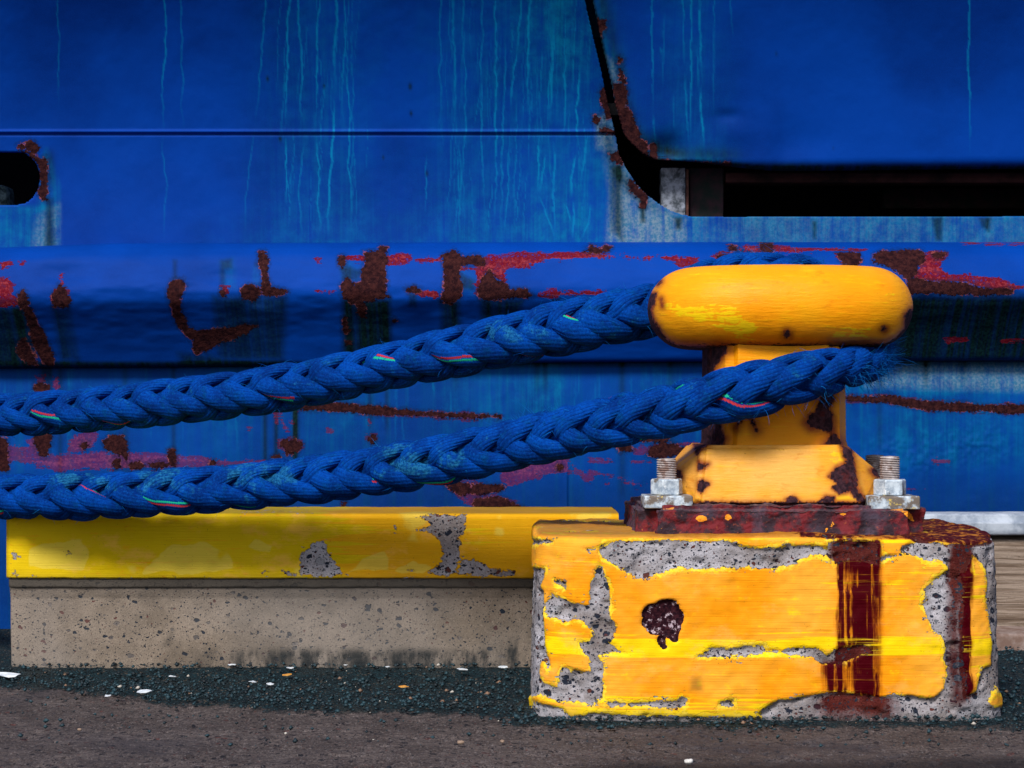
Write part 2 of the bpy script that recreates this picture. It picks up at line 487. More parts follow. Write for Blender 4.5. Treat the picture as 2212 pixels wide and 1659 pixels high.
def wander(x0, y0, x1, y1, amp=4, step=13, r=random):
    pts = []; n = max(2, int(abs(y1 - y0) / step)); o = 0
    for i in range(n + 1):
        t = i / n; o = o * .86 + r.uniform(-amp, amp) * .7
        pts.append((x0 + (x1 - x0) * t + (o + r.uniform(-.9, .9)) * (1 if 0 < i else 0), y0 + (y1 - y0) * t))
    return pts

opening = CA([(215, -400), (215, 0), (270, 250), (330, 500), (370, 700), (420, 900), (445, 1040), (490, 1130), (560, 1240), (640, 1320),
              (720, 1380), (800, 1425), (880, 1452), (960, 1464), (1200, 1466), (1800, 1464), (3400, 1458), (3400, -400)])[0]
lefthole = [(-300, 327), (0, 327), (38, 329)] + [(38 + 48 * math.sin(a), 385 - 57 * math.cos(a)) for a in np.linspace(.25, math.pi - .2, 16)] + [(30, 443), (0, 443), (-300, 443)]
flap_hole = CA([(265, -400), (265, 0), (302, 150), (318, 240), (345, 365), (375, 480), (398, 580), (415, 680), (445, 790), (478, 900), (520, 960),
                (600, 1030), (700, 1078), (800, 1098), (900, 1106), (1300, 1120), (1300, 1800), (-800, 1800), (-800, -400)])[0]

# drip lines
LN = []
def L(x0, y0, x1, y1, w=2.0, a=1.0, amp=3.6): LN.append((wander(x0, y0, x1, y1, amp), w, a))
for q in [(130, -60, 128, 240, 1.6, .5), (355, -60, 356, 285, 2.2, .8), (352, 290, 362, 520, 1.5, .4), (393, -60, 394, 285, 2, .5), (577, -60, 552, 270, 2, .6),
          (550, 270, 528, 500, 1.5, .4), (624, -60, 618, 290, 2.6, .9), (617, 290, 624, 450, 2.2, .9), (646, -60, 655, 300, 2.2, .8), (655, 300, 652, 520, 1.6, .6), (690, -60, 680, 280, 2.2, .9),
          (684, 280, 690, 520, 2, .8), (728, -60, 722, 200, 4, .8), (722, 200, 708, 520, 3, 1), (742, -60, 741, 280, 1.8, .7), (748, 100, 762, 520, 2.2, .8),
          (762, 60, 760, 520, 1.5, .5), (950, -60, 948, 290, 2, .6), (978, -60, 990, 290, 3, .7), (990, 290, 992, 520, 2, .6), (1003, -60, 1001, 520, 1.8, .6),
          (920, 330, 925, 460, 1.6, .6), (1044, -60, 1042, 520, 1.8, .7), (1076, -60, 1071, 520, 2.6, .8), (1090, 60, 1084, 520, 1.8, .7), (1125, -60, 1115, 130, 2.6, .9),
          (1118, 100, 1102, 240, 2.2, .9), (1150, -30, 1140, 250, 2.6, 1), (1105, 290, 1092, 520, 2, .6), (1196, 60, 1190, 270, 2.6, .9), (1196, 40, 1178, 300, 2, .8),
          (1225, 120, 1214, 300, 2.6, .9), (1250, 140, 1246, 330, 2.8, 1), (1246, 330, 1238, 430, 2.8, 1), (1238, 430, 1236, 520, 2.4, .9), (1270, 280, 1258, 400, 2, .8), (1163, 290, 1160, 420, 2.6, 1),
          (1181, 330, 1165, 420, 2.4, .9), (1165, 420, 1200, 520, 2, .7), (1195, 290, 1200, 520, 2.4, .8), (1276, 440, 1256, 520, 2.2, .8), (1222, 440, 1232, 480, 2, .8)]:
    L(*q)
for (a0, a1, n) in ((600, 800, 26), (940, 1100, 24), (1100, 1290, 46)):
    for k in range(n):
        x0 = random.uniform(a0, a1); y0 = random.uniform(-60, 380); y1 = y0 + random.uniform(80, 300)
        L(x0, y0, x0 + random.uniform(-16, 8), min(y1, 521), random.uniform(.8, 1.5), random.uniform(.15, .5))
def lines_attr(lst, x, y):
    v = np.zeros(x.shape)
    for pts, w, a in lst:
        d = path_d(pts, x, y, 12)
        y0, y1 = pts[0][1], pts[-1][1]; fy = (y - y0) / (y1 - y0 + 1e-6)
        v = np.maximum(v, a * .9 * (1 - sstep(w * .2, w * .9, d)) * sstep(-.02, .25 if y0 > 0 else -.01, fy) * sstep(1.05, .6, fy))
    return v

U_rust = CB([(250, 150), (300, 130), (330, 170), (290, 190)], [(370, 110), (420, 90), (480, 110), (540, 190), (500, 240), (430, 220), (380, 160)],
            [(280, 215), (340, 225), (420, 260), (520, 360), (560, 480), (570, 620), (560, 720), (540, 800), (600, 900), (640, 900), (650, 720), (650, 560), (660, 440), (680, 350), (620, 290), (560, 330), (480, 300), (380, 230)]) + \
    CA([(340, 590), (375, 640), (395, 780), (360, 800), (320, 640)], [(385, 1040), (440, 1030), (470, 1110), (400, 1080)], [(515, 1215), (640, 1320), (600, 1345), (530, 1290)],
       [(590, 1320), (635, 1320), (620, 1400), (600, 1400)], [(275, 785), (310, 800), (300, 830), (280, 820)], [(320, 870), (410, 875), (412, 900), (330, 890)])
U_red = CA([(390, 1045), (440, 1035), (465, 1110), (430, 1120)])
def upper_attrs(x, y):
    teal = np.zeros(x.shape)
    fun = np.exp(-((x - 1225) / (60 + np.clip(200 - y, 0, 200) * .12)) ** 2) * sstep(260, -20, y)
    teal += 1.6 * fun
    for cx_, w_, a_, y0_ in ((690, 110, .45, -200), (1010, 90, .42, -200), (1180, 110, .6, -200), (1120, 300, .5, 380), (650, 200, .28, 400), (1250, 60, .5, 250)):
        teal += a_ * np.exp(-((x - cx_) / w_) ** 2) * (sstep(y0_, y0_ + 160, y) if y0_ > 0 else 1)
    edge = sdf([opening], x, y, 400)
    teal += 1.0 * np.exp(-(np.clip(edge, 0, 400) / 55) ** 2) * sstep(150, 330, y)
    teal += 1.1 * sstep(462, 478, y) * sstep(1400, 1480, x)
    teal += 1.0 * soft([[(-200, 445), (125, 445), (128, 540), (-200, 540)]], x, y, 8) + .9 * soft([[(100, 320), (128, 400), (126, 540), (84, 540), (84, 440), (90, 350)]], x, y, 9)
    grey = 1.0 * soft([[(1300, 300), (1345, 300), (1370, 400), (1440, 455), (1480, 480), (1480, 540), (1310, 540), (1320, 420)]], x, y, 12) * sstep(260, 460, y)
    grey += .9 * soft([[(1283, 250), (1322, 250), (1330, 330), (1290, 320)]], x, y, 8)
    grey += .5 * soft([[(80, 470), (128, 440), (128, 540), (70, 540)]], x, y, 10)
    grey += .22 * sstep(460, 470, y) * sstep(1400, 1500, x) * (1 - sstep(1700, 2100, x) * .3)
    grime_shade = .55 * np.exp(-((edge - 16) / 12) ** 2) * sstep(230, 300, y) * sstep(470, 420, y) + .95 * soft([[(102, 430), (112, 430), (118, 540), (98, 540)]], x, y, 8) + .75 * soft([[(1318, 360), (1340, 360), (1345, 520), (1322, 500)]], x, y, 9)
    grime_shade += .8 * soft([[(1384, 430), (1394, 430), (1393, 480), (1385, 480)], [(1456, 470), (1474, 470), (1470, 495), (1460, 495)],
                        [(2012, 470), (2036, 468), (2034, 520), (2022, 520)], [(2115, 470), (2140, 470), (2136, 500), (2120, 490)], [(1755, 478), (1764, 478), (1762, 515), (1757, 515)]], x, y, 5)
    grime_shade += .5 * np.exp(-((x - 108) / 12) ** 2) * sstep(310, 340, y) * sstep(420, 380, y)
    for bx, by, r_ in ((886, 187, 4), (888, 245, 3), (700, 186, 2.5), (578, 170, 3), (828, 340, 2.5), (605, 300, 3), (922, 375, 3)):
        grime_shade += .9 * np.exp(-(((x - bx) / r_) ** 2 + ((y - by) / (r_ * 1.8)) ** 2))
    return dict(teal=np.clip(teal, 0, 1.3), grey=np.clip(grey, 0, 1), grime_shade=np.clip(grime_shade, 0, 1), line=lines_attr(LN, x, y),
                rust=sdf(U_rust, x, y) / 20, red=sdf(U_red, x, y) / 20)

def axis(lo, hi, step, far_lo, far_hi, k=14, first=None):
    a = np.arange(lo, hi + .01, step)
    left = -np.geomspace(1, 1 + (lo - far_lo), k)[::-1] + 1 + lo if far_lo < lo else np.array([lo])
    right = np.geomspace(1, 1 + (far_hi - hi), k) - 1 + hi if far_hi > hi else np.array([hi])
    return np.unique(np.round(np.concatenate([left[:-1], a, right[1:]]), 3))

ship = empty("moored_ship", (0, 4.2, 0))
tag(ship, "blue painted ship's side with rust patches, rubbing strake and drip streaks behind the quay", "ship")
HX = 4500   # how far the side runs to either hand

def upper_depth(x, y):
    D = 4.2 - .00000060 * np.clip(500 - y, 0, 700) ** 2
    D = D - .0045 * np.exp(-((y - 284 + .0035 * (x - 600) * 0) / 3.2) ** 2) + .003 * np.exp(-((y - 291) / 2.5) ** 2)
    q = np.stack([x * .01, y * .01, 0 * x], 1)
    D += .012 * (fbm(q, .35, 3) - .5) + .0016 * (fbm(q, 3, 3, 5) - .5)
    return D
ys_u = np.unique(np.concatenate([np.linspace(-2300, -80, 12), np.arange(-80, 274, 5.0), np.arange(274, 300, 1.6), np.arange(300, 560, 4.0), [560.0]]))
xs_u = axis(-70, 2280, 2.4, -HX, HX + 2200, 16)
cut_grid("hull_plating", xs_u, ys_u, upper_depth, [opening, lefthole], upper_attrs, M_hull, ship)

# bulwark flap right of the slot, its lower lip rolled inwards
FL = []
for q in [(1409, -60, 1411, 240, 2.4, .7), (1411, 240, 1416, 340, 2, .5), (1435, 20, 1433, 200, 2, .4), (1470, -60, 1478, 150, 2.2, .7), (1478, 150, 1490, 330, 2, .6), (1491, -60, 1494, 330, 2.6, .8),
          (1512, -60, 1518, 180, 3.2, .9), (1515, 180, 1521, 332, 3.0, .9), (1506, 100, 1510, 200, 2, .5), (1545, -60, 1540, 250, 1.8, .5), (2090, -60, 2093, 335, 2.4, .8), (1575, -60, 1583, 90, 2, .4),
          (1427, 100, 1432, 120, 2, .4), (1455, 200, 1459, 290, 1.6, .4)]:
    FL.append((wander(q[0], q[1], q[2], q[3], 2.2), q[4], q[5]))
F_rust = CA([(405, 570), (440, 560), (490, 600), (500, 700), (480, 720), (520, 760), (560, 850), (590, 900), (570, 960), (640, 1000), (640, 1070), (560, 1020), (480, 930), (440, 780), (415, 680)],
            [(300, 120), (345, 150), (345, 190), (325, 240), (305, 230)], [(595, 950), (630, 960), (635, 1050), (600, 1040)], [(660, 975), (700, 975), (700, 1080), (660, 1070)], [(440, 385), (465, 390), (460, 430), (435, 420)],
            [(445, 465), (480, 490), (485, 560), (450, 540)], [(700, 1085), (900, 1095), (1200, 1105), (1200, 1190), (700, 1190)])
F_red = CA([(455, 770), (470, 760), (490, 850), (480, 880), (460, 830)], [(310, 150), (345, 150), (340, 180), (320, 190)])
def flap_attrs(x, y):
    ed = sdf([flap_hole], x, y, 400)
    t1 = np.exp(-(np.clip(ed, 0, 400) / 34) ** 2) * sstep(1620, 1500, x)
    teal = 1.1 * t1 + .42 * np.exp(-((x - 1490) / 75) ** 2)
    grey = .8 * soft(CA([(350, 370), (400, 400), (450, 560), (400, 570)], [(450, 600), (490, 640), (480, 760), (440, 700)], [(500, 800), (560, 860), (560, 940), (510, 900)]), x, y, 5)
    grime_shade = .55 * np.exp(-(np.clip(ed - 22, -20, 400) / 16) ** 2) * sstep(1640, 1560, x) + .8 * np.exp(-(np.clip(ed, 0, 400) / 5) ** 2)
    grime_shade += 1.2 * sstep(346, 366, y)  # dirt, with the shade under the rolled lip painted in
    grime_shade += .35 * soft([[(1400, 290), (1450, 300), (1480, 345), (1400, 345)]], x, y, 25)
    for bx, by, r_ in ((1677, 116, 3), (1800, 320, 2)): grime_shade += .5 * np.exp(-(((x - bx) / r_) ** 2 + ((y - by) / (r_ * 1.8)) ** 2))
    return dict(teal=np.clip(teal, 0, 1.2), grey=np.clip(grey, 0, 1), grime_shade=np.clip(grime_shade, 0, 1), line=lines_attr(FL, x, y), rust=sdf(F_rust, x, y) / 20, red=sdf(F_red, x, y) / 20)
def build_flap():
    xs = axis(1255, 2280, 2.6, 1255, HX + 2200, 16)
    ysf = np.concatenate([np.linspace(-2300, -80, 12), np.arange(-76, 334, 4.0), [336, 338, 340, 342]])
    na = 16; ang = np.linspace(0, R(150), na)[1:]
    rows = len(ysf) + na - 1
    X = np.tile(xs, (rows, 1)); Yq = np.zeros_like(X); D = np.zeros_like(X)
    Rr = 5 + 23 * sstep(1430, 1700, xs)
    sh = -5 * sstep(1600, 2212, xs)
    base = 4.155
    for i, v in enumerate(ysf): Yq[i] = v + sh * sstep(200, 342, v)
    for k, a in enumerate(ang):
        Yq[len(ysf) + k] = 342 + sh + Rr * math.sin(a); D[len(ysf) + k] = Rr * (1 - math.cos(a)) * .00113
    x = X.ravel(); y = Yq.ravel(); D = D.ravel()
    q = np.stack([x * .01, y * .01, 0 * x], 1)
    dd = base + D - .00000050 * np.clip(500 - y, 0, 700) ** 2 + .010 * (fbm(q, .35, 3, 9) - .5) + .0015 * (fbm(q, 3, 3, 4) - .5)
    dd += .004 * np.exp(-(((x - 1570) / 26) ** 2 + ((y - 250) / 12) ** 2)) * 1.0 - .003 * np.exp(-(((x - 1600) / 45) ** 2 + ((y - 285) / 22) ** 2))
    dd += .007 * sstep(1650, 1700, x) * np.exp(-((y - 310) / 45) ** 2) * np.exp(-(np.clip(x - 1700, 0, 999) / 100) ** 2)
    dd += .02 * np.exp(-(((x - 1440) / 40) ** 2 + ((y - 320) / 30) ** 2))
    P0 = np.stack([x, y], 1)
    Fq = grid_faces(rows, len(xs))
    d = sdf([flap_hole], x, y, 400)
    flat = np.arange(len(x)) < len(ysf) * len(xs)
    keep = (d[Fq].mean(1) > 0) | (x[Fq].mean(1) > 1480)
    Fq = Fq[keep]
    bvm = np.abs(d) < 3.2
    bvm &= (x < 1475)
    used = np.zeros(len(x), bool); used[Fq.ravel()] = True
    bv = np.where(bvm & used & (d < 3.2))[0]
    h = .5
    for it in range(2):
        d0 = sdf([flap_hole], x[bv], y[bv], 400)
        gx = (sdf([flap_hole], x[bv] + h, y[bv], 400) - sdf([flap_hole], x[bv] - h, y[bv], 400))
        gy = (sdf([flap_hole], x[bv], y[bv] + h, 400) - sdf([flap_hole], x[bv], y[bv] - h, 400))
        mm = d0 < 1.0
        x[bv[mm]] -= (d0 * gx)[mm]; y[bv[mm]] -= (d0 * gy)[mm]
    P = np.stack([ex(x, dd), dd, ez(y, dd)], 1)
    me = np_mesh("bulwark_flap", P, Fq, flap_attrs(x, y))
    o = link("bulwark_flap", me, M_hull, ship)
    so = o.modifiers.new("thick", 'SOLIDIFY'); so.thickness = .010; so.offset = -1 if False else 1
    return o
build_flap()

# rubbing strake
FR = C3([(100, 375), (125, 355), (145, 390), (160, 450), (200, 520), (240, 600), (270, 650), (290, 700), (280, 760), (250, 755), (215, 700), (180, 640), (160, 560), (130, 470), (105, 430)],
        [(95, 640), (130, 615), (150, 650), (185, 710), (200, 755), (160, 755), (110, 710), (90, 690)],
        [(290, 375), (320, 325), (345, 345), (375, 405), (360, 440), (285, 440)],
        [(905, 345), (930, 295), (985, 290), (1000, 330), (975, 380), (970, 440), (1000, 500), (1010, 545), (1060, 575), (1150, 560), (1230, 560), (1310, 545), (1385, 540), (1330, 580), (1250, 620), (1180, 640), (1120, 670), (1060, 690), (1045, 665), (1055, 620), (1000, 590), (965, 540), (935, 470), (910, 400)],
        [(1395, 145), (1430, 140), (1442, 200), (1440, 270), (1465, 330), (1555, 355), (1500, 385), (1425, 380), (1412, 340), (1420, 270), (1405, 200)],
        [(1305, 350), (1340, 325), (1400, 340), (1410, 370), (1375, 405), (1320, 395)], [(1190, 350), (1215, 355), (1210, 385), (1190, 380)]) + \
     C4([(415, 150), (500, 135), (505, 118), (545, 118), (535, 165), (530, 240), (540, 300), (530, 370), (555, 385), (480, 400), (415, 410), (430, 500), (400, 500), (375, 430), (300, 390), (295, 320), (325, 290), (365, 320), (410, 305), (410, 240), (430, 190)],
        [(285, 170), (305, 165), (315, 200), (305, 230), (288, 215)],
        [(845, 165), (900, 138), (930, 165), (975, 180), (1010, 165), (1065, 180), (1060, 215), (1000, 215), (930, 215), (925, 270), (945, 330), (930, 390), (880, 425), (830, 410), (850, 350), (855, 280), (845, 220)],
        [(1035, 345), (1060, 290), (1095, 250), (1130, 290), (1190, 320), (1210, 345), (1300, 355), (1320, 380), (1250, 385), (1150, 405), (1060, 400), (1035, 385)],
        [(1605, 140), (1640, 105), (1670, 125), (1700, 130), (1720, 110), (1750, 120), (1730, 140), (1670, 150)],
        [(645, 345), (690, 330), (720, 350), (690, 362), (650, 360)], [(300, 500), (320, 500), (335, 570), (310, 580)], [(320, 620), (345, 625), (340, 640), (320, 640)], circ(585, 512, 9)) + \
     C2([(1560, 1095), (1600, 1082), (1690, 1085), (1770, 1082), (1775, 1120), (1750, 1145), (1740, 1180), (1720, 1200), (1850, 1215), (1960, 1220), (2010, 1245), (2150, 1250), (2150, 1265), (1900, 1268), (1720, 1262), (1700, 1200), (1640, 1150), (1560, 1130)],
        [(1400, 1090), (1500, 1088), (1505, 1120), (1480, 1145), (1440, 1140), (1410, 1115)], [(890, 1100), (940, 1105), (930, 1130), (880, 1130)], [(940, 1062), (970, 1060), (965, 1078), (940, 1076)],
        [(0, 1245), (60, 1250), (90, 1275), (60, 1280), (0, 1280)], [(1070, 1050), (1120, 1050), (1120, 1100), (1080, 1105)], [(1815, 1090), (1870, 1088), (1860, 1110), (1820, 1112)])
FD = C3([(-20, 300), (45, 290), (75, 330), (60, 370), (100, 410), (95, 435), (-20, 435)], [(315, 262), (340, 255), (345, 300), (335, 330), (325, 300)], [(0, 195), (60, 195), (75, 215), (10, 230)], [(100, 198), (132, 200), (125, 215), (105, 214)],
        [(280, 400), (300, 340), (360, 350), (378, 410), (360, 445), (285, 442)], [(1480, 345), (1560, 352), (1545, 370), (1480, 372)], [(1200, 335), (1235, 330), (1225, 370), (1205, 375)]) + \
     C4([(310, 180), (350, 160), (420, 160), (420, 190), (350, 195)], [(520, 165), (600, 160), (670, 155), (680, 180), (640, 200), (570, 215), (520, 215)], [(690, 178), (760, 180), (840, 172), (845, 200), (780, 203), (750, 192), (690, 188)],
        [(930, 215), (1000, 225), (1060, 190), (1100, 165), (1170, 180), (1250, 155), (1350, 155), (1500, 150), (1780, 155), (1780, 180), (1600, 190), (1400, 190), (1330, 205), (1270, 220), (1200, 235), (1175, 260), (1180, 310), (1120, 290), (1090, 240), (1050, 300), (1030, 380), (1015, 340), (1030, 270), (1000, 240), (940, 240)],
        [(700, 360), (760, 345), (810, 355), (830, 385), (800, 398), (730, 385)], [(1340, 375), (1420, 358), (1520, 365), (1700, 362), (1780, 365), (1780, 385), (1500, 382), (1400, 388)],
        [(165, 355), (190, 365), (255, 370), (250, 382), (170, 378)], [(160, 183), (180, 185), (188, 215), (170, 210)]) + \
     C2([(0, 1095), (120, 1092), (250, 1090), (430, 1092), (440, 1115), (300, 1120), (150, 1125), (80, 1150), (0, 1160)], [(460, 1095), (520, 1098), (620, 1105), (600, 1115), (470, 1112)],
        [(630, 1100), (720, 1105), (800, 1110), (805, 1145), (720, 1148), (700, 1130), (640, 1110)], [(860, 1100), (900, 1090), (980, 1105), (960, 1135), (860, 1130)],
        [(930, 1063), (1000, 1060), (1100, 1063), (1200, 1064), (1330, 1070), (1520, 1072), (1520, 1082), (1300, 1086), (1150, 1083), (1100, 1100), (1000, 1082), (930, 1073)],
        [(1390, 1090), (1500, 1085), (1515, 1140), (1430, 1150), (1392, 1110)],
        [(1760, 1110), (1810, 1085), (1880, 1085), (1870, 1110), (1840, 1150), (1880, 1180), (1950, 1185), (2010, 1195), (2100, 1195), (2140, 1220), (2230, 1225), (2230, 1240), (2130, 1245), (2000, 1235), (1960, 1215), (1850, 1210), (1750, 1205), (1720, 1180), (1750, 1150)],
        [(1940, 1040), (2230, 1035), (2230, 1047), (1960, 1048)], [(1870, 1465), (1960, 1462), (1960, 1472), (1870, 1474)], [(2110, 1465), (2230, 1462), (2230, 1476), (2120, 1474)])
def fend_attrs(x, y):
    g = 0 * x
    g += .95 * soft(C2([(1640, 1272), (2600, 1272), (2600, 1560), (1640, 1560)]), x, y, 16)
    g += .95 * soft(C4([(300, 400), (560, 400), (570, 730), (300, 730)]), x, y, 9)
    g += .85 * soft(C4([(1040, 400), (1280, 400), (1230, 560), (1060, 600)], [(830, 410), (930, 410), (945, 600), (835, 600)]), x, y, 10)
    g += .9 * soft(C3([(-60, 440), (140, 440), (200, 700), (160, 740), (-60, 740)]), x, y, 7)
    g += .75 * soft(C3([(285, 450), (370, 450), (425, 730), (330, 730)], [(1150, 385), (1550, 385), (1530, 730), (1180, 730)], [(960, 690), (1150, 700), (1400, 740), (980, 750)]), x, y, 12)
    g += .7 * soft(C3([(935, 190), (955, 190), (958, 290), (935, 290)], [(1190, 190), (1250, 180), (1252, 230), (1215, 240), (1212, 350), (1188, 340)], [(1375, 200), (1400, 205), (1400, 225), (1375, 220)]) +
                   C4([(290, 230), (340, 220), (400, 250), (380, 300), (300, 290)], [(940, 260), (1020, 300), (1010, 350), (945, 340)], [(660, 370), (700, 370), (700, 440), (660, 440)], [(1430, 390), (1480, 390), (1475, 450), (1435, 450)]), x, y, 5) * .9
    g += .7 * soft(C2([(940, 1070), (1130, 1065), (1110, 1105), (1000, 1100)], [(1720, 1170), (1770, 1180), (1780, 1250), (1700, 1250)]), x, y, 6)
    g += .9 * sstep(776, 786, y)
    teal = .55 * soft(C3([(1190, 200), (1260, 180), (1270, 340), (1200, 340)], [(1370, 230), (1400, 230), (1400, 330), (1370, 330)]) + C4([(290, 220), (350, 200), (400, 240), (390, 300), (300, 290)], [(930, 240), (1030, 270), (1010, 370), (945, 370)]), x, y, 10)
    return dict(teal=teal, grey=0 * x, grime_shade=np.clip(g, 0, 1), line=0 * x, rust=sdf(FR, x, y) / 20, red=sdf(FD, x, y) / 20)
def build_fender():
    prof_y = np.array([523, 526, 535, 550, 570, 600, 630, 645, 660, 680, 710, 740, 765, 780, 787, 790, 791])
    prof_d = np.array([.0, .055, .085, .108, .122, .138, .147, .145, .131, .112, .088, .066, .050, .042, .035, .022, .0]) * 1.0
    ys = np.concatenate([[523, 524, 525.5], np.arange(527, 786, 3.0), [787, 789, 790, 791]])
    xs = axis(-70, 2280, 4.0, -HX, HX + 2200, 16)
    X, Yq = np.meshgrid(xs, ys); x = X.ravel(); y0 = Yq.ravel()
    d = sum(np.interp(y0 + o_ * np.clip((y0 - 535) / 60, 0, 1) * np.clip((788 - y0) / 40, 0, 1), prof_y, prof_d) for o_ in range(-24, 25, 4)) / 13
    # smooth the profile a little
    q = np.stack([x * .01, y0 * .01, 0 * x], 1)
    mid = np.exp(-((y0 - 655) / 110) ** 2)
    d = d + mid * (.016 * (fbm(q, .5, 3, 2) - .5) + .006 * (fbm(q * np.array([1, 3, 1]), 1.8, 3, 6) - .5))
    for bx, by, w_, a_ in ((480, 595, 60, .010), (130, 585, 70, .010), (560, 640, 30, .008), (900, 650, 40, -.006), (290, 560, 60, -.006), (1180, 590, 70, .006)):
        d = d - a_ * np.exp(-(((x - bx) / w_) ** 2 + ((y0 - by) / 22) ** 2))
    # the strake sags slightly towards the left edge of the frame
    sag = np.interp(x, [-HX, 0, 250, 1200, 2212, HX], [12, 12, 2, 0, 0, 0])
    sag2 = np.interp(x, [-HX, 0, 560, 1200, 1600, 2212, HX], [6, 5, 1, -7, -10, -11, -11])
    t = (y0 - 523) / (791 - 523)
    y = y0 + sag * (1 - t) + sag2 * t
    D = 4.2 - d
    P = np.stack([ex(x, D), D, ez(y, D)], 1)
    me = np_mesh("rubbing_strake", P, grid_faces(len(ys), len(xs)), fend_attrs(x, y))
    return link("rubbing_strake", me, M_fend, ship)
build_fender()

# lower hull
LR = C3(circ(225, 878, 42, 30), [(195, 1130), (280, 1130), (270, 1200), (250, 1250), (215, 1245), (190, 1180)], [(-40, 1150), (35, 1150), (45, 1320), (-40, 1330)],
        [(560, 1170), (600, 1135), (660, 1140), (680, 1180), (690, 1270), (660, 1240), (620, 1235), (570, 1200)], [(610, 1270), (650, 1262), (650, 1300), (625, 1320)],
        [(690, 1290), (760, 1275), (790, 1310), (700, 1325)], [(805, 1285), (880, 1280), (920, 1290), (850, 1315), (810, 1310)], [(905, 1210), (945, 1205), (945, 1300), (915, 1290)], circ(1148, 1283, 13),
        [(1530, 1165), (1600, 1160), (1630, 1190), (1595, 1225), (1545, 1215), (1515, 1190)], [(1620, 970), (1680, 950), (1770, 950), (1770, 995), (1650, 998)], circ(455, 1190, 17), [(1470, 1250), (1510, 1240), (1520, 1280), (1470, 1290)]) + \
     C4([(80, 990), (110, 955), (180, 955), (290, 970), (450, 975), (560, 990), (640, 1000), (850, 1015), (1150, 1025), (1150, 1040), (900, 1032), (640, 1025), (500, 1022), (420, 1015), (280, 1000), (150, 990)],
        circ(465, 1155, 20), [(0, 1165), (50, 1158), (85, 1180), (55, 1220), (0, 1235)],
        [(850, 1385), (930, 1380), (985, 1400), (985, 1440), (940, 1455), (900, 1430), (860, 1405)], [(1000, 1405), (1080, 1400), (1170, 1410), (1150, 1430), (1080, 1450), (1030, 1455), (1005, 1440)],
        [(1030, 1480), (1100, 1470), (1180, 1480), (1230, 1500), (1300, 1540), (1030, 1540), (1010, 1500)], [(300, 1495), (320, 1495), (318, 1530), (300, 1530)], circ(1475, 1310, 12)) + \
     C5([(120, 1120), (180, 1115), (200, 1135), (130, 1145)], [(290, 1120), (400, 1105), (460, 1130), (440, 1155), (330, 1180), (270, 1165)], [(240, 1078), (380, 1075), (370, 1093), (250, 1093)],
        [(1255, 868), (1400, 872), (1500, 866), (1600, 886), (1700, 895), (2500, 935), (2500, 960), (1700, 932), (1600, 915), (1480, 898), (1300, 885)])
LD = C3([(190, 818), (240, 822), (262, 860), (190, 860)], [(290, 820), (315, 820), (330, 890), (310, 915), (290, 895)],
        [(-40, 1200), (180, 1190), (200, 1250), (400, 1240), (500, 1220), (700, 1225), (900, 1248), (1150, 1265), (1400, 1272), (1480, 1275), (1480, 1290), (1150, 1300), (900, 1310), (700, 1330), (400, 1310), (330, 1330), (200, 1290), (-40, 1270)],
        [(370, 1180), (400, 1135), (500, 1120), (530, 1140), (500, 1200), (440, 1230), (380, 1215)], [(140, 1160), (190, 1150), (200, 1220), (240, 1260), (230, 1310), (180, 1290)],
        [(1480, 1005), (1500, 1000), (1505, 1070), (1490, 1075)], [(1510, 1000), (1530, 1060), (1560, 1110), (1545, 1112), (1515, 1050)], [(1340, 1090), (1360, 1095), (1345, 1115)], [(1505, 1165), (1620, 1148), (1645, 1185), (1610, 1240), (1530, 1235), (1500, 1195)], [(1560, 1060), (1590, 1060), (1580, 1080)]) + \
     C4([(60, 1000), (110, 965), (450, 985), (850, 1010), (1160, 1022), (1160, 1048), (850, 1040), (500, 1030), (280, 1010)], [(430, 1145), (480, 1130), (485, 1160), (450, 1180)], [(220, 1100), (245, 1100), (240, 1130), (222, 1120)], [(430, 1030), (450, 1035), (460, 1095), (440, 1090)],
        [(1180, 1310), (1300, 1280), (1500, 1240), (1525, 1250), (1525, 1330), (1480, 1335), (1400, 1355), (1300, 1370), (1250, 1400), (1200, 1420), (1180, 1400), (1150, 1350)],
        [(815, 1385), (900, 1378), (1170, 1408), (1160, 1430), (1060, 1460), (960, 1490), (900, 1440)], [(960, 1490), (1120, 1450), (1230, 1490), (1300, 1525), (1000, 1530)],
        [(1535, 1290), (1580, 1330), (1640, 1370), (1635, 1385), (1570, 1345)], [(1640, 1320), (1650, 1385), (1638, 1385), (1628, 1340)], [(1655, 1335), (1760, 1345), (1760, 1353), (1660, 1345)], [(1640, 1270), (1760, 1268), (1760, 1275), (1645, 1277)], [(1700, 1390), (1780, 1378), (1780, 1390)]) + \
     C5([(0, 1250), (60, 1260), (60, 1268), (0, 1262)], [(50, 1300), (130, 1293), (200, 1305), (280, 1318), (280, 1328), (190, 1315), (120, 1303), (55, 1310)], [(240, 1115), (400, 1098), (530, 1095), (480, 1110), (330, 1120)],
        [(180, 1190), (300, 1182), (310, 1200), (190, 1202)], [(1250, 862), (1500, 862), (1700, 890), (2500, 930), (2500, 965), (1700, 936), (1480, 904), (1290, 890)], [(1708, 1180), (1800, 1180), (1800, 1206), (1712, 1204)], [(1590, 1330), (1680, 1336), (1680, 1341), (1590, 1336)],
        [(200, 1135), (300, 1125), (300, 1150), (210, 1160)])
LL = []
for k in range(60):
    x0 = random.uniform(-50, 2260); y0 = random.uniform(785, 860)
    LL.append((wander(x0, y0, x0 + random.uniform(-4, 4), y0 + random.uniform(40, 160), 2), random.uniform(1.2, 3), random.uniform(.12, .38)))
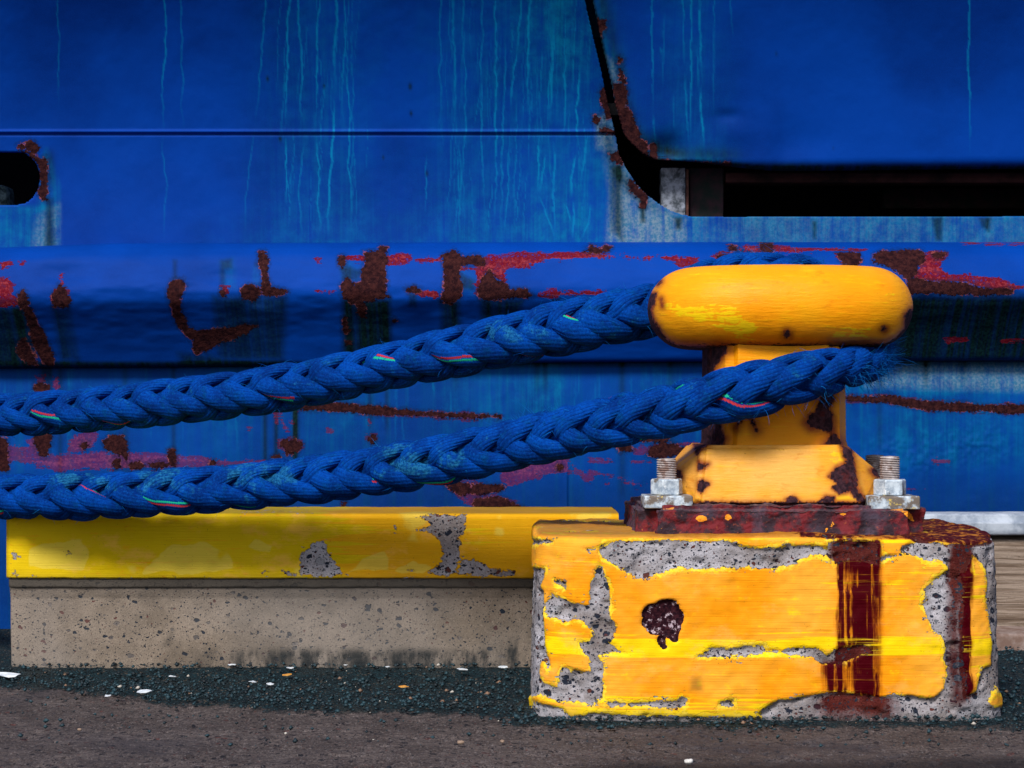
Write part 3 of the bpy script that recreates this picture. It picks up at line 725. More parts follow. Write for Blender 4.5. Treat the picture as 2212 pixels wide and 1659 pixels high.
def low_attrs(x, y):
    q = np.stack([x * .01, 0 * x, 0 * x], 1)
    w_ = fbm(q, 1.2, 4, 3)
    teal = .12 + .6 * sstep(.4, .7, w_) * sstep(1060, 800, y)
    teal *= 1 - .75 * sstep(960, 1090, y)
    teal += .9 * soft([[(1820, 780), (2600, 780), (2600, 850), (1820, 850)]], x, y, 12) + .7 * soft([[(1150, 780), (1230, 780), (1210, 900), (1150, 900)]], x, y, 14)
    teal += .5 * soft([[(1840, 900), (2250, 900), (2250, 1000), (1880, 1020)]], x, y, 30)
    grey = .75 * soft([[(1870, 784), (2250, 784), (2250, 845), (1870, 835)]], x, y, 10)
    grime_shade = .55 * sstep(797, 789, y)
    for gx, w2, y1, a in ((95, 9, 860, .7), (108, 7, 860, .7), (375, 5, 1060, .5), (573, 5, 1060, .7), (596, 5, 1100, .8), (637, 5, 1100, .8), (640, 6, 1020, .7), (985, 8, 860, .4), (1178, 6, 870, .6), (1160, 6, 870, .5), (800, 6, 950, .5), (835, 5, 960, .5),
                         (2000, 7, 860, .5), (2080, 10, 850, .4), (1900, 6, 1000, .4), (130, 8, 1100, .5), (1344, 8, 1100, .45), (500, 10, 800, .4), (270, 8, 1110, .35), (1450, 10, 1100, .3)):
        grime_shade += a * np.exp(-((x - gx) / w2) ** 2) * sstep(y1, y1 - 60, y)
    grime_shade += .3 * sstep(1000, 1100, y)
    grime_shade += .35 * soft([[(0, 1040), (500, 1060), (500, 1120), (0, 1120)]], x, y, 20)
    return dict(teal=np.clip(teal, 0, 1.2), grey=grey, grime_shade=np.clip(grime_shade, 0, 1), line=lines_attr(LL, x, y), rust=sdf(LR, x, y) / 20, red=sdf(LD, x, y) / 20)
def low_depth(x, y):
    q = np.stack([x * .01, y * .01, 0 * x], 1)
    D = 4.2 + .010 * (fbm(q, .4, 3, 8) - .5) + .002 * (fbm(q, 4, 3, 7) - .5)
    # scraped groove, vertical weld bead, blistered paint
    D += .003 * np.exp(-((x - 1229) / 3) ** 2) * sstep(1010, 1030, y) - .004 * np.exp(-((x - 1224) / 2.5) ** 2) * sstep(1010, 1030, y)
    bl = np.exp(-(((x - 1960) / 90) ** 2 + ((y - 985) / 45) ** 2)) + np.exp(-(((x - 2110) / 70) ** 2 + ((y - 960) / 40) ** 2))
    D -= bl * .0022 * sstep(.5, .75, vnoise(q, 17, 3))
    return D
ys_l = np.unique(np.concatenate([np.arange(780, 1150, 4.0), np.linspace(1150, 1470, 24), np.linspace(1470, 2500, 8)]))
cut_grid("lower_plating", axis(-70, 2280, 3.0, -HX, HX + 2200, 16), ys_l, low_depth, None, low_attrs, M_low, ship)

# generic rounded box part, optionally with noise
def box_mesh(name, lo, hi, bev=.004, dens=None, amp=0.0, ns=30, seg=2):
    bm = bmesh.new()
    bmesh.ops.create_cube(bm, size=1)
    for v in bm.verts:
        v.co = Vector([lo[i] + (v.co[i] + .5) * (hi[i] - lo[i]) for i in range(3)])
    if bev: bmesh.ops.bevel(bm, geom=bm.edges[:], offset=bev, segments=seg, affect='EDGES', profile=.6)
    if dens: densify(bm, dens)
    return finish_bm(name, bm, amp, ns)
def densify(bm, L_):
    for it in range(9):
        es = [e for e in bm.edges if e.calc_length() > L_]
        if not es: break
        bmesh.ops.subdivide_edges(bm, edges=es, cuts=1, use_grid_fill=False)
        bmesh.ops.triangulate(bm, faces=[f for f in bm.faces if len(f.verts) > 3])
def verts_np(me):
    a = np.empty(len(me.vertices) * 3, np.float32); me.vertices.foreach_get("co", a); return a.reshape(-1, 3).astype(float)
def norms_np(me):
    a = np.empty(len(me.vertices) * 3, np.float32); me.vertices.foreach_get("normal", a); return a.reshape(-1, 3).astype(float)
def finish_bm(name, bm, amp=0.0, ns=30):
    bmesh.ops.recalc_face_normals(bm, faces=bm.faces[:])
    me = bpy.data.meshes.new(name); bm.to_mesh(me); bm.free()
    if amp:
        P = verts_np(me); N = norms_np(me)
        P = P + N * (amp * (fbm(P, ns, 4) - .5) * 2)[:, None]
        me.vertices.foreach_set("co", P.astype(np.float32).ravel()); me.update()
    return me

# inside of the slot and the rest of the ship
D0 = 4.26
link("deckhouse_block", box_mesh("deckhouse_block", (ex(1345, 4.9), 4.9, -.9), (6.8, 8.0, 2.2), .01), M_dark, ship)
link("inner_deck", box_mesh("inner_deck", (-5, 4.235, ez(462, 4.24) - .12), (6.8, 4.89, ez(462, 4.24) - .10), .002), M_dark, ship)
link("light_block_ceiling", box_mesh("light_block_ceiling", (ex(1150, 4.24), 4.235, ez(250, 4.24)), (6.8, 4.89, ez(250, 4.24) + .03), .002), M_dark, ship)  # added, unseen slab; blocks light so the slot interior stays dark
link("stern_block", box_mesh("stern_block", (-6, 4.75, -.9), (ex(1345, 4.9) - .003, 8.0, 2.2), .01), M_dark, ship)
link('inner_beam', box_mesh('inner_beam', (ex(1562, 4.32), 4.27, ez(398, 4.3)), (6, 4.33, ez(376, 4.3)), .004), M_rbeam, ship)
a0, a1 = ex(1426, 4.26), ex(1478, 4.26)
link("stanchion", box_mesh("stanchion", (a0, 4.23, ez(470, 4.26) - .03), (a1, 4.27, ez(366, 4.26)), .003, .008, .001), M_greyst, ship)
link("drain_pipe", box_mesh("drain_pipe", (ex(1480, 4.25), 4.24, ez(470, 4.26) - .03), (ex(1487, 4.25), 4.25, ez(366, 4.25)), .002), M_brown, ship)
link("inner_bracket", box_mesh("inner_bracket", (ex(1489, 4.28), 4.27, ez(470, 4.28) - .03), (ex(1562, 4.28), 4.29, ez(364, 4.28)), .003, .01, .001), M_recess, ship)
link("inner_coaming", box_mesh("inner_coaming", (ex(1905, 4.6), 4.58, ez(452, 4.6)), (6, 4.62, ez(409, 4.6)), .003), M_recess, ship)
link("fairlead_post", box_mesh("fairlead_post", (ex(-60, 4.4), 4.36, ez(470, 4.4)), (ex(26, 4.4), 4.44, ez(402, 4.4)), .02, .01, .002), M_post, ship)
link("slot_packing", box_mesh("slot_packing", (ex(1225, 4.22), 4.215, ez(80, 4.22)), (ex(1300, 4.22), 4.23, ez(-120, 4.22)), .002), plain("green_packing_paint", (.0, .03, .05), (.0, .055, .06), 30), ship)

# ------------------------------------------------------------------ ground, quay, water
def build_ground():
    xs = np.concatenate([np.linspace(-9, -1.05, 14)[:-1], np.arange(-1.05, 1.2, .0036), np.linspace(1.2, 9, 14)[1:]])
    ysg = np.concatenate([np.linspace(-9, 2.0, 14)[:-1], np.arange(2.0, 2.2, .006), np.arange(2.2, 2.9, .0036), np.arange(2.9, 3.62, .006)])
    X, Y = np.meshgrid(xs, ysg); x = X.ravel(); y = Y.ravel()
    P = np.stack([x, y, 0 * x], 1)
    nz = fbm(P, 12, 5, 2); n2 = fbm(P, 3, 3, 5)
    # grit lies in the foot of the kerb and round the block
    edge = 2.80 + .16 * (n2 - .5) + .10 * (nz - .5)
    edge = edge + np.interp(x, [-3, -.75, -.55, -.1, .05, .75, .9, 3], [.12, .10, -.04, -.10, -.18, -.20, -.05, 0])
    edge = np.where((x > .0) & (x < .80), np.minimum(edge, 2.565 + .03 * (nz - .5) - .02 * sstep(.55, .75, x)), edge)
    g = sstep(-.03, .02, y - edge)
    z = .006 * g * (.4 + fbm(P, 30, 4, 7)) + .004 * (fbm(P, 6, 4) - .5) + .0050 * (fbm(P, 60, 4, 4) - .5) - .004 * sstep(.60, .70, fbm(P, 45, 3, 14)) * (1 - g) + .0015 * (1 - g) * (vnoise(np.stack([(x * .79 + y * .61) * 9, (x * .61 - y * .79) * 110, 0 * x], 1), 1.0) - .5)
    z += .014 * g * sstep(2.97, 3.05, y) * (x < .1)
    z -= .004
    P[:, 2] = z
    me = np_mesh("quay_ground", P, grid_faces(len(ysg), len(xs)), dict(grit=(y - edge) * 20, dark_arc=soft([[(1180, 1700), (1220, 1655), (1400, 1638), (1800, 1640), (2212, 1628), (2600, 1620), (2600, 1800), (1180, 1800)]], *proj(np.stack([x, np.maximum(y, .5), 0 * x], 1)), 14)))
    b = B("quay_concrete_and_grit")
    c, h = aggregate(b, (.060, .046, .044), (.115, .092, .088), dark=(.006, .007, .012), density=.42, big=95, light=(.05, .04, .042))
    brs = b.noise(1, 5, .65, vec=b.sc((110, 14, 14)))
    n_rot = b.t.nodes.new("ShaderNodeMapping"); b._in(n_rot.inputs[0], b.co); n_rot.inputs[2].default_value = (0, 0, R(-38)); n_rot.inputs[3].default_value = (26, 230, 1)
    br2 = b.noise(1, 3, .6, vec=n_rot.outputs[0])
    c = b.mix(b.ss(br2, .42, .62, 0, .6), c, (.024, .019, .023))
    c = b.mix(b.ss(b.noise(300, 4, .75, vec=b.sc((1, .4, 1))), .52, .66, 0, .6), c, (.19, .165, .165))
    c = b.mix(b.ss(b.noise(170, 4, .75, vec=b.sc((1, .4, 1), loc=(3, 2, 1))), .56, .66, 0, .8), c, (.014, .014, .019))
    c = b.mix(b.mul(b.at('dark_arc'), .8), c, (.008, .007, .010))  # soft-edged darker arc across the nearest ground
    c = b.mix(b.ss(b.noise(2.3, 4, .6), .5, .72, 0, .7), c, (.03, .028, .038))
    d = b.add(b.at("grit"), b.mad(b.noise(40, 6, .7), 2.4, -1.2))
    gm = b.ss(d, -.25, .25)
    v, r1, r2 = b.vor(260)
    gc = b.mix(r1, (.001, .006, .011), (.005, .027, .038))
    gc = b.mix(b.ss(r2, .93, .96), gc, (.07, .06, .05))
    gc = b.mix(b.ss(b.noise(9, 4, .6), .5, .7, 0, .5), gc, (.03, .035, .035))
    c = b.mix(gm, c, gc)
    hh = b.add(b.mul(h, 1.1), b.add(b.mul(gm, b.mul(v, -1.6)), b.mul(br2, .8)))
    m = b.done(c, .9, b.bump(hh, .9, .004), spec=.25)
    o = link("ground", me, m)
    tag(o, "dark brown-grey quay concrete with black grit along the kerb", kind="structure")
    # quay body below
    w = link("quay_wall", box_mesh("quay_wall", (-9, -9, -2.5), (9, 3.60, -.03), .004), plain("quay_side_concrete", (.08, .07, .07), (.16, .14, .13), 9))
    tag(w, "rough dark concrete face of the quay below the kerb", kind="structure")
    wm = B("harbour_water")
    wnn = wm.noise(3.5, 5, .6)
    mw = wm.done((.004, .016, .022), .08, wm.bump(wnn, .6, .03), spec=.5)
    me2 = np_mesh("water", [(-600, -600, -1.15), (600, -600, -1.15), (600, 900, -1.15), (-600, 900, -1.15)], [(0, 1, 2, 3)])
    o2 = link("water", me2, mw, smooth=False)
    tag(o2, "dark harbour water between quay and ship", kind="structure")
build_ground()

# ------------------------------------------------------------------ kerbs
def strip_mesh(name, prof, x0, x1, dx, endx=None, attrs_fun=None, amp=.001, ns=40, caps=True, endcurve=0.0):
    """extrude a (Y,Z) profile along X"""
    prof = np.asarray(prof, float)
    # resample profile
    seg = np.hypot(*(prof[1:] - prof[:-1]).T); s = np.concatenate([[0], np.cumsum(seg)])
    n = max(8, int(s[-1] / dx)); t = np.linspace(0, s[-1], n)
    t = np.unique(np.concatenate([t, s]))
    py_ = np.interp(t, s, prof[:, 0]); pz_ = np.interp(t, s, prof[:, 1])
    xs = np.arange(x0, x1 + dx * .5, dx); xs[-1] = x1
    X, PY = np.meshgrid(xs, py_); _, PZ = np.meshgrid(xs, pz_)
    P = np.stack([X.ravel(), PY.ravel(), PZ.ravel()], 1)
    nu = len(xs); nv = len(t)
    Fq = grid_faces(nv, nu)
    P[:, 1] += amp * (fbm(P, ns, 4) - .5) * 2
    P[:, 2] += amp * (fbm(P, ns, 4, 3) - .5) * 2
    if endcurve:
        e = np.exp(-(P[:, 0] - x0) / .008); P[:, 1] += endcurve * e
    allP = [P]; allF = [Fq]; off = len(P)
    # end caps as quads from the profile to the back line
    for ci, col in ((0, 0), (1, nu - 1)):
        if not caps: break
        ring = P[np.arange(nv) * nu + col]
        back = ring.copy(); back[:, 1] = prof[:, 0].max()
        idx0 = np.arange(nv) * nu + col
        allP.append(back)
        Q = np.stack([idx0[:-1], idx0[1:], off + np.arange(1, nv), off + np.arange(0, nv - 1)], 1)
        allF.append(Q); off += nv
    P = np.concatenate(allP); Fq = np.concatenate(allF)
    px, py = proj(P)
    return np_mesh(name, P, Fq, attrs_fun(px, py, P) if attrs_fun else None)

kerb = empty("quay_kerb", (-.3, 3.1, 0))
tag(kerb, "long concrete kerb with yellow painted cap running left from the block", "kerb")
XB0 = ex(10, 3.04); XB1 = ex(1332, 3.10)
z_bot = ez(1251, 3.04); z_top = ez(1109, 3.04)
r_ = .010
capprof = [(3.10, z_bot)] + [(3.043, z_bot + .001)] + [(3.04, z_bot + .004), (3.04, z_top - r_)] + \
          [(3.04 + r_ - r_ * math.cos(a), z_top - r_ + r_ * math.sin(a)) for a in np.linspace(.2, math.pi / 2, 6)] + [(3.12, z_top + .001), (3.26, z_top), (3.27, z_top - .01), (3.27, z_bot)]
BP = C8([(1240, 340), (1250, 262), (1300, 215), (1345, 195), (1360, 250), (1390, 290), (1430, 340), (1380, 358), (1200, 352), (1170, 330)],
        [(1725, 95), (1940, 95), (1930, 160), (1910, 200), (1900, 340), (1830, 355), (1780, 330), (1835, 290), (1835, 210), (1800, 180), (1730, 160), (1790, 140)],
        [(1890, 350), (1920, 280), (1965, 280), (2060, 320), (2140, 330), (2130, 355)], circ(1100, 337, 16, 9), circ(1705, 328, 22, 8), circ(60, 268, 9, 11), circ(285, 262, 8, 14), circ(60, 340, 8), circ(133, 350, 9, 6),
        [(1000, 82), (1300, 84), (1300, 88), (1000, 87)], circ(1640, 150, 5), circ(1070, 100, 9, 4))
def beam_attrs(px, py, P):
    chip = sdf(BP, px, py) / 20
    chip = np.minimum(chip, (sdf(C8([(20, 352), (400, 362), (900, 366), (1400, 360), (2300, 362), (2300, 420), (20, 420)]), px, py) + 2) / 20)
    brush = sstep(1.0, 0, np.abs(px - 900) / 300) * .9 + .6 * sstep(1000, 1130, px)
    pale = soft(C8([(100, 330), (120, 240), (200, 220), (330, 200), (370, 250), (340, 320)], [(600, 340), (640, 280), (720, 230), (850, 210), (960, 230), (980, 330), (800, 345)], [(1010, 230), (1060, 190), (1140, 220), (1130, 270), (1060, 260)],
                   [(1440, 340), (1500, 270), (1600, 240), (1620, 330)], [(1640, 330), (1720, 290), (1780, 320), (1760, 350)]), px, py, 12)
    dirt = .55 * sstep(z_top - .004, z_top + .001, P[:, 2]) + .35 * sstep(z_bot + .015, z_bot, P[:, 2]) + .25 * sstep(XB0 + .01, XB0, P[:, 0])
    return dict(chip=chip, stain=0 * px, brush=brush, dirt=np.clip(dirt, 0, 1), pale=pale, grimy=.0 * px)
link("painted_cap", strip_mesh("painted_cap", capprof, XB0, XB1, .0032, attrs_fun=beam_attrs, amp=.0012, endcurve=.010), M_beam, kerb)
zb = z_bot - .001
footprof = [(3.12, zb + .006), (3.047, zb + .006), (3.046, zb), (3.046, zb - .013), (3.050, zb - .016), (3.056, zb - .035), (3.059, zb - .11), (3.061, .03), (3.064, -.02), (3.27, -.02)]
bF = B("raw_concrete")
cc, hc = aggregate(bF, (.17, .135, .105), (.28, .225, .18), dark=(.010, .018, .032), density=.26, big=92, light=(.14, .12, .11))
cc = bF.mix(bF.ss(bF.noise(2.2, 3, .6), .42, .66, 0, .35), cc, (.22, .21, .21))
cc = bF.mix(bF.mul(bF.at("grimy"), bF.ss(bF.noise(1, 6, .65, vec=bF.sc((28, 28, 9))), .35, .6), clamp=True), cc, (.020, .024, .027))
cc = bF.mix(bF.mul(bF.at("lip"), .85), cc, (.045, .040, .034))
M_foot = bF.done(cc, .9, bF.bump(hc, .7, .003), spec=.25)
def foot_attrs(px, py, P):
    g = .95 * sstep(1392, 1415, py) * sstep(380, 520, px) + .95 * sstep(1000, 1150, px) * sstep(1310, 1440, py) + .4 * sstep(1425, 1445, py)
    g += .6 * soft([[(350, 1395), (375, 1360), (365, 1395)]], px, py, 6)
    lip = sstep(zb - .020, zb - .012, P[:, 2])
    return dict(grimy=np.clip(g, 0, 1), lip=lip)
link("concrete_base", strip_mesh("concrete_base", footprof, XB0 + .004, XB1, .004, attrs_fun=foot_attrs, amp=.0012, endcurve=.006), M_foot, kerb)

kerb2 = empty("quay_kerb", (1.2, 3.5, 0))
tag(kerb2, "board-marked tan concrete kerb with pale grey cap behind the block's right end", "kerb")
XR0 = ex(1960, 3.5)
bW = B("board_marked_concrete")
g1 = bW.noise(1, 7, .7, vec=bW.sc((5, 5, 95)), dist=1.2); g2 = bW.noise(1, 4, .6, vec=bW.sc((9, 9, 300)))
cw = bW.mix(bW.ss(g1, .38, .62), (.13, .09, .065), (.30, .235, .19)); cw = bW.mix(bW.ss(g2, .56, .68, 0, .85), cw, (.06, .04, .03)); cw = bW.mix(bW.ss(bW.noise(260, 3, .6), .6, .72, 0, .5), cw, (.05, .04, .035))
M_board = bW.done(cw, .85, bW.bump(bW.add(g1, g2), .6, .003), spec=.25)
zc = ez(1157, 3.5)
link("concrete_base", strip_mesh("concrete_base", [(3.56, zc), (3.54, zc - .004), (3.515, zc - .010), (3.505, .03), (3.50, -.03), (3.60, -.03)], XR0, 8, .02, amp=.001), M_board, kerb2)
zt = ez(1110, 3.5)
link("pale_cap", strip_mesh("pale_cap", [(3.56, zc + .001), (3.50, zc + .001), (3.497, zc + .005), (3.497, zc + .026), (3.505, zc + .030), (3.508, zt - .004), (3.515, zt), (3.585, zt), (3.592, zt - .01), (3.592, zc)], XR0, 8, .01, amp=.0008),
     plain("pale_grey_coated_steel", (.20, .24, .31), (.42, .47, .55), 25), kerb2)
st = link("concrete_step", strip_mesh("concrete_step", [(3.495, .035), (3.40, .033), (3.395, .028), (3.39, -.02), (3.49, -.02)], ex(2100, 3.4), 8, .01, amp=.003, ns=25), plain("step_concrete", (.16, .10, .08), (.26, .20, .18), 40))
tag(st, "low crumbling brown concrete step at the foot of the board-marked kerb", "step")

# ------------------------------------------------------------------ concrete block
BC = C6([(525, 330), (600, 290), (900, 290), (1300, 290), (1400, 330), (1600, 345), (1600, 470), (1400, 455), (1300, 460), (1200, 465), (1100, 470), (1000, 455), (900, 490), (820, 530), (740, 525), (690, 490), (640, 460), (560, 410), (525, 380)],
        [(1110, 1000), (1200, 930), (1300, 940), (1400, 925), (1520, 920), (1530, 950), (1600, 950), (1600, 975), (1450, 985), (1250, 998)],
        [(560, 1260), (700, 1270), (1000, 1250), (1010, 1230), (1050, 1240), (1050, 1290), (1000, 1300), (800, 1290), (600, 1290)], [(1240, 1260), (1330, 1245), (1330, 1290), (1240, 1300)],
        [(480, 1320), (700, 1345), (1600, 1362), (1600, 1460), (60, 1460), (130, 1250), (200, 1280), (300, 1300), (350, 1350), (420, 1340)],
        [(455, 650), (470, 560), (515, 430), (540, 460), (580, 560), (590, 640), (595, 760), (635, 800), (630, 850), (600, 900), (640, 950), (690, 970), (520, 990), (560, 1050), (545, 1130), (545, 1250), (480, 1300), (300, 1240), (265, 1150), (290, 1050), (400, 1080), (470, 1080), (470, 1010), (420, 960), (410, 905), (470, 900), (490, 850), (440, 790), (380, 750), (330, 780), (190, 750), (185, 720), (180, 680), (230, 610), (300, 640), (360, 670), (455, 680)],
        [(60, 450), (195, 460), (190, 520), (170, 560), (190, 600), (190, 900), (230, 1060), (215, 1075), (180, 1000), (160, 1100), (185, 1150), (260, 1170), (400, 1240), (300, 1270), (160, 1230), (60, 1230)],
        [(110, 285), (240, 280), (240, 308), (110, 325)], [(250, 520), (325, 545), (322, 595), (255, 555)], [(760, 1340), (820, 1335), (820, 1400), (750, 1400)], [(420, 343), (500, 346), (480, 352), (430, 350)]) + \
     C7([(-40, 345), (60, 335), (140, 335), (180, 310), (230, 325), (340, 320), (430, 340), (470, 390), (470, 430), (430, 400), (340, 385), (280, 400), (200, 440), (100, 460), (-40, 470)],
        [(420, 295), (700, 290), (730, 330), (720, 440), (640, 430), (560, 410), (480, 430), (430, 400)], [(-40, 925), (50, 930), (50, 975), (-40, 970)],
        [(140, 965), (240, 935), (360, 935), (420, 975), (500, 930), (640, 920), (690, 960), (600, 1000), (480, 1040), (380, 1040), (330, 1000), (200, 985)],
        [(60, 1290), (130, 1250), (260, 1235), (350, 1220), (500, 1210), (620, 1215), (740, 1225), (900, 1215), (1000, 1235), (1100, 1240), (1300, 1240), (1600, 1380), (1600, 1460), (60, 1460), (0, 1330)])
BC_R = C7([(720, 430), (760, 380), (850, 380), (870, 330), (930, 290), (1050, 290), (1130, 310), (1200, 290), (1330, 200), (1700, 200), (1700, 1500), (1100, 1500), (1060, 1240), (1120, 1180), (1130, 1050), (1110, 1000), (1130, 940), (1100, 870), (1050, 830), (1010, 740), (980, 680), (1010, 640), (1000, 590), (1060, 520), (1150, 470), (1110, 410), (1040, 420), (960, 395), (880, 370), (800, 400)])
BC_Y = C7([(1285, 375), (1320, 400), (1370, 470), (1385, 560), (1375, 640), (1395, 800), (1410, 950), (1400, 1040), (1350, 1060), (1310, 1200), (1270, 1210), (1240, 1000), (1225, 850), (1240, 600), (1230, 500), (1280, 500)],
          [(1380, 1290), (1440, 1170), (1485, 1260), (1470, 1290), (1400, 1300)])
def block_attrs(px, py, P, N):
    chip = sdf(BC, px, py)
    cr = np.maximum(sdf(BC_R, px, py), -sdf(BC_Y, px, py))
    chip = np.minimum(chip, cr)
    top = sstep(.55, .9, N[:, 2])
    nn = fbm(P, 14, 4, 11)
    topchip = 14 - 30 * sstep(.55, .72, nn) - 10 * sstep(.66, .74, P[:, 0])
    chip = chip * (1 - top) + np.minimum(topchip, 60) * top
    chip += 8 * sstep(.5, 1, top)
    # stains: two wide runs in the middle right, one along the right corner
    def col(x0, x1, y0, y1, a, wl=3, wr=10):
        wl = wl * 2.2; wr = wr * 2.4
        w = 16 * (vnoise(np.stack([py * .02, 0 * py, 0 * py], 1), 1.0, 4) - .5)
        return a * sstep(x0 - wl + w, x0 + wl + w, px) * sstep(x1 + wr + w, x1 - wr + w, px) * sstep(y0 - 6, y0 + 10, py) * sstep(y1 + 30, y1 - 30, py)
    cx = lambda c: 1636.9 + c * .36
    cy = lambda c: 1061.8 + c * .36
    s = col(cx(478), cx(548), cy(290), cy(1240), .95) + col(cx(548), cx(650), cy(300), cy(1240), .50, 5, 5) + col(cx(640), cx(708), cy(290), cy(1260), 1.05, 8, 12)
    s += .3 * col(cx(548), cx(650), cy(560), cy(900), 1.0, 6, 6) + .35 * col(cx(560), cx(600), cy(1000), cy(1240), 1.0, 5, 5)
    s += .22 * col(cx(700), cx(760), cy(400), cy(1250), 1.0, 8, 14) + .16 * col(cx(360), cx(470), cy(900), cy(1250), 1.0, 14, 8)
    s += col(cx(400), cx(480), cy(1010), cy(1250), .55, 10, 4) + col(cx(430), cx(740), cy(280), cy(440), .6, 6, 6)
    s += col(cx(1235), cx(1290), cy(480), cy(1230), 1.0, 3, 5) + .75 * col(cx(1160), cx(1300), cy(300), cy(560), 1.0, 8, 5) + .55 * col(cx(1150), cx(1240), cy(540), cy(1300), 1.0, 9, 8)
    s += .12 * col(cx(235), cx(300), cy(440), cy(700), 1.0, 8, 8) + .5 * col(cx(340), cx(860), cy(1230), cy(1400), 1.0, 20, 20)
    s += .16 * col(cx(740), cx(790), cy(520), cy(800), 1.0, 8, 8)
    # rust washed over the top round the plate
    tops = top * np.clip(sstep(ex(1330, 2.75), ex(1420, 2.75), P[:, 0]) * (.25 + .7 * sstep(.45, .6, nn)) + .6 * sstep(.60, .66, P[:, 0]), 0, 1)
    s = s * (1 - top) + tops * .8
    brush = .75 * np.exp(-((py - 1398) / 24) ** 2) + .35 * np.exp(-((py - 1258) / 14) ** 2) * sstep(1720, 1800, px) + .55 * sstep(1470, 1535, py) * sstep(1900, 1700, px) + .45 * np.exp(-((py - 1288) / 6) ** 2) * sstep(1840, 1880, px) + .25 * sstep(1200, 1160, py)
    hole = soft([circ(1432, 1341, 41)] + C6([(880, 880), (935, 880), (920, 950), (890, 940)]), px, py, 2)
    dirt = .55 * soft(C6([(1080, 1110), (1130, 1110), (1145, 1200), (1065, 1195)]), px, py, 7) + .3 * sstep(1500, 1560, py) * (1 - top)
    dirt = dirt + top * .55
    grimy = .75 * sstep(1538, 1562, py) * (1 - top) + top * .15
    return dict(chip=chip / 20, stain=np.clip(s, 0, 1), brush=brush, dirt=np.clip(dirt, 0, 1), pale=0 * px, grimy=np.clip(grimy, 0, 1))
def build_block():
    ctrl = [(.037, 3.02), (.035, 2.80), (.035, 2.682), (.045, 2.645), (.105, 2.606), (.140, 2.600), (.30, 2.598), (.50, 2.598), (.66, 2.600), (.700, 2.610), (.745, 2.640), (.7585, 2.69), (.7585, 2.85), (.7560, 3.02)]
    C_ = np.array(ctrl)
    for it in range(2):       # corner cutting
        a = C_[:-1] * .75 + C_[1:] * .25; b_ = C_[:-1] * .25 + C_[1:] * .75
        C_ = np.concatenate([C_[:1], np.stack([a, b_], 1).reshape(-1, 2), C_[-1:]])
    C_ = np.concatenate([C_, C_[:1]])
    s = np.concatenate([[0], np.cumsum(np.hypot(*(C_[1:] - C_[:-1]).T))])
    ns_ = 560; t = np.linspace(0, s[-1], ns_, endpoint=False)
    ox = np.interp(t, s, C_[:, 0]); oy = np.interp(t, s, C_[:, 1])
    zt = .2825; rr = .014
    rows = []
    for z in np.arange(-.02, zt - rr, .0027): rows.append((z, 0.0))
    for a in np.linspace(0, math.pi / 2, 10): rows.append((zt - rr + rr * math.sin(a), rr * (1 - math.cos(a))))
    for k in np.linspace(rr + .004, .20, 46): rows.append((zt, k))
    cxm, cym = .397, 2.81
    P = []
    hx, hy = .36, .21
    for z, inset in rows:
        fx = 1 - inset / hx; fy = 1 - inset / hy
        bat = .006 * (1 - z / zt)
        P.append(np.stack([cxm + (ox - cxm) * (fx + bat / hx * 1.2), cym + (oy - cym) * (max(fy, .02) + bat / hy * .3), np.full(ns_, z)], 1))
    P = np.concatenate(P)
    Fq = grid_faces(len(rows), ns_, True)
    # provisional normals
    N = np.zeros_like(P)
    p = P.reshape(len(rows), ns_, 3)
    du = np.roll(p, -1, 1) - np.roll(p, 1, 1); dv = np.gradient(p, axis=0)
    n = np.cross(du, dv).reshape(-1, 3); n /= np.linalg.norm(n, axis=1)[:, None] + 1e-12
    if n[(len(rows) - 3) * ns_][2] < 0: n = -n
    # lumpy wear: softer right shoulder, sagging front lip
    P[:, 2] -= .012 * sstep(.45, .76, P[:, 0]) ** 2 * sstep(.20, .28, P[:, 2]) * sstep(2.72, 2.60, P[:, 1])
    P += n * ((.0044 * (fbm(P, 16, 4) - .5) + .0024 * (fbm(P, 60, 3, 5) - .5)) * 2)[:, None]
    px, py = proj(P)
    A = block_attrs(px, py, P, n)
    rough = (fbm(P, 34, 4, 9) - .5) * .55
    cav = sstep(.10, -.25, A["chip"] + rough)
    hole = 1 - sstep(37, 46, np.hypot(px - 1432, (py - 1341)) + 44 * (fbm(P, 42, 4, 2) - .5))
    hole = np.maximum(hole, 1 - sstep(3, 11, np.hypot((px - 1432), np.clip(np.abs(py - 1388) - 8, 0, 99)) + 16 * (fbm(P, 90, 3, 6) - .5)))
    hole = hole * (P[:, 1] < 2.7)
    P -= n * (.0032 * cav + .0040 * cav * (fbm(P, 110, 3, 1) - .2) + .006 * cav * sstep(.56, .72, fbm(P, 40, 3, 21)) + .009 * hole)[:, None]
    # exposed stones stand proud low down on the left and bottom
    A["hole"] = hole
    me = np_mesh("concrete_block", P, Fq, A)
    return me
# hole colouring in the block's material
bb = M_block
def add_hole(m):
    b = B.__new__(B); b.m = m; b.t = m.node_tree; b.p = b.t.nodes["Principled BSDF"]
    b.co = [n for n in b.t.nodes if n.bl_idname == "ShaderNodeTexCoord"][0].outputs["Object"]
    src = b.p.inputs["Base Color"].links[0].from_socket
    f = b.noise(170, 5, .7); n2 = b.noise(60, 4, .6)
    hc_ = b.mix(b.ss(f, .4, .6), (.012, .004, .008), (.045, .012, .018))
    hc_ = b.mix(b.ss(b.add(b.mul(f, .6), b.mul(n2, .5)), .62, .66), hc_, (.45, .36, .42))
    c = b.mix(b.ss(b.add(b.at("hole"), b.mad(b.noise(80, 5, .7), .6, -.3)), .22, .34), src, hc_)
    b.t.links.new(c, b.p.inputs["Base Color"])
add_hole(M_block)
blk = link("concrete_block", build_block(), M_block)
tag(blk, "big chipped concrete block in flaking orange-yellow paint with dark rust runs under the bollard", "block")

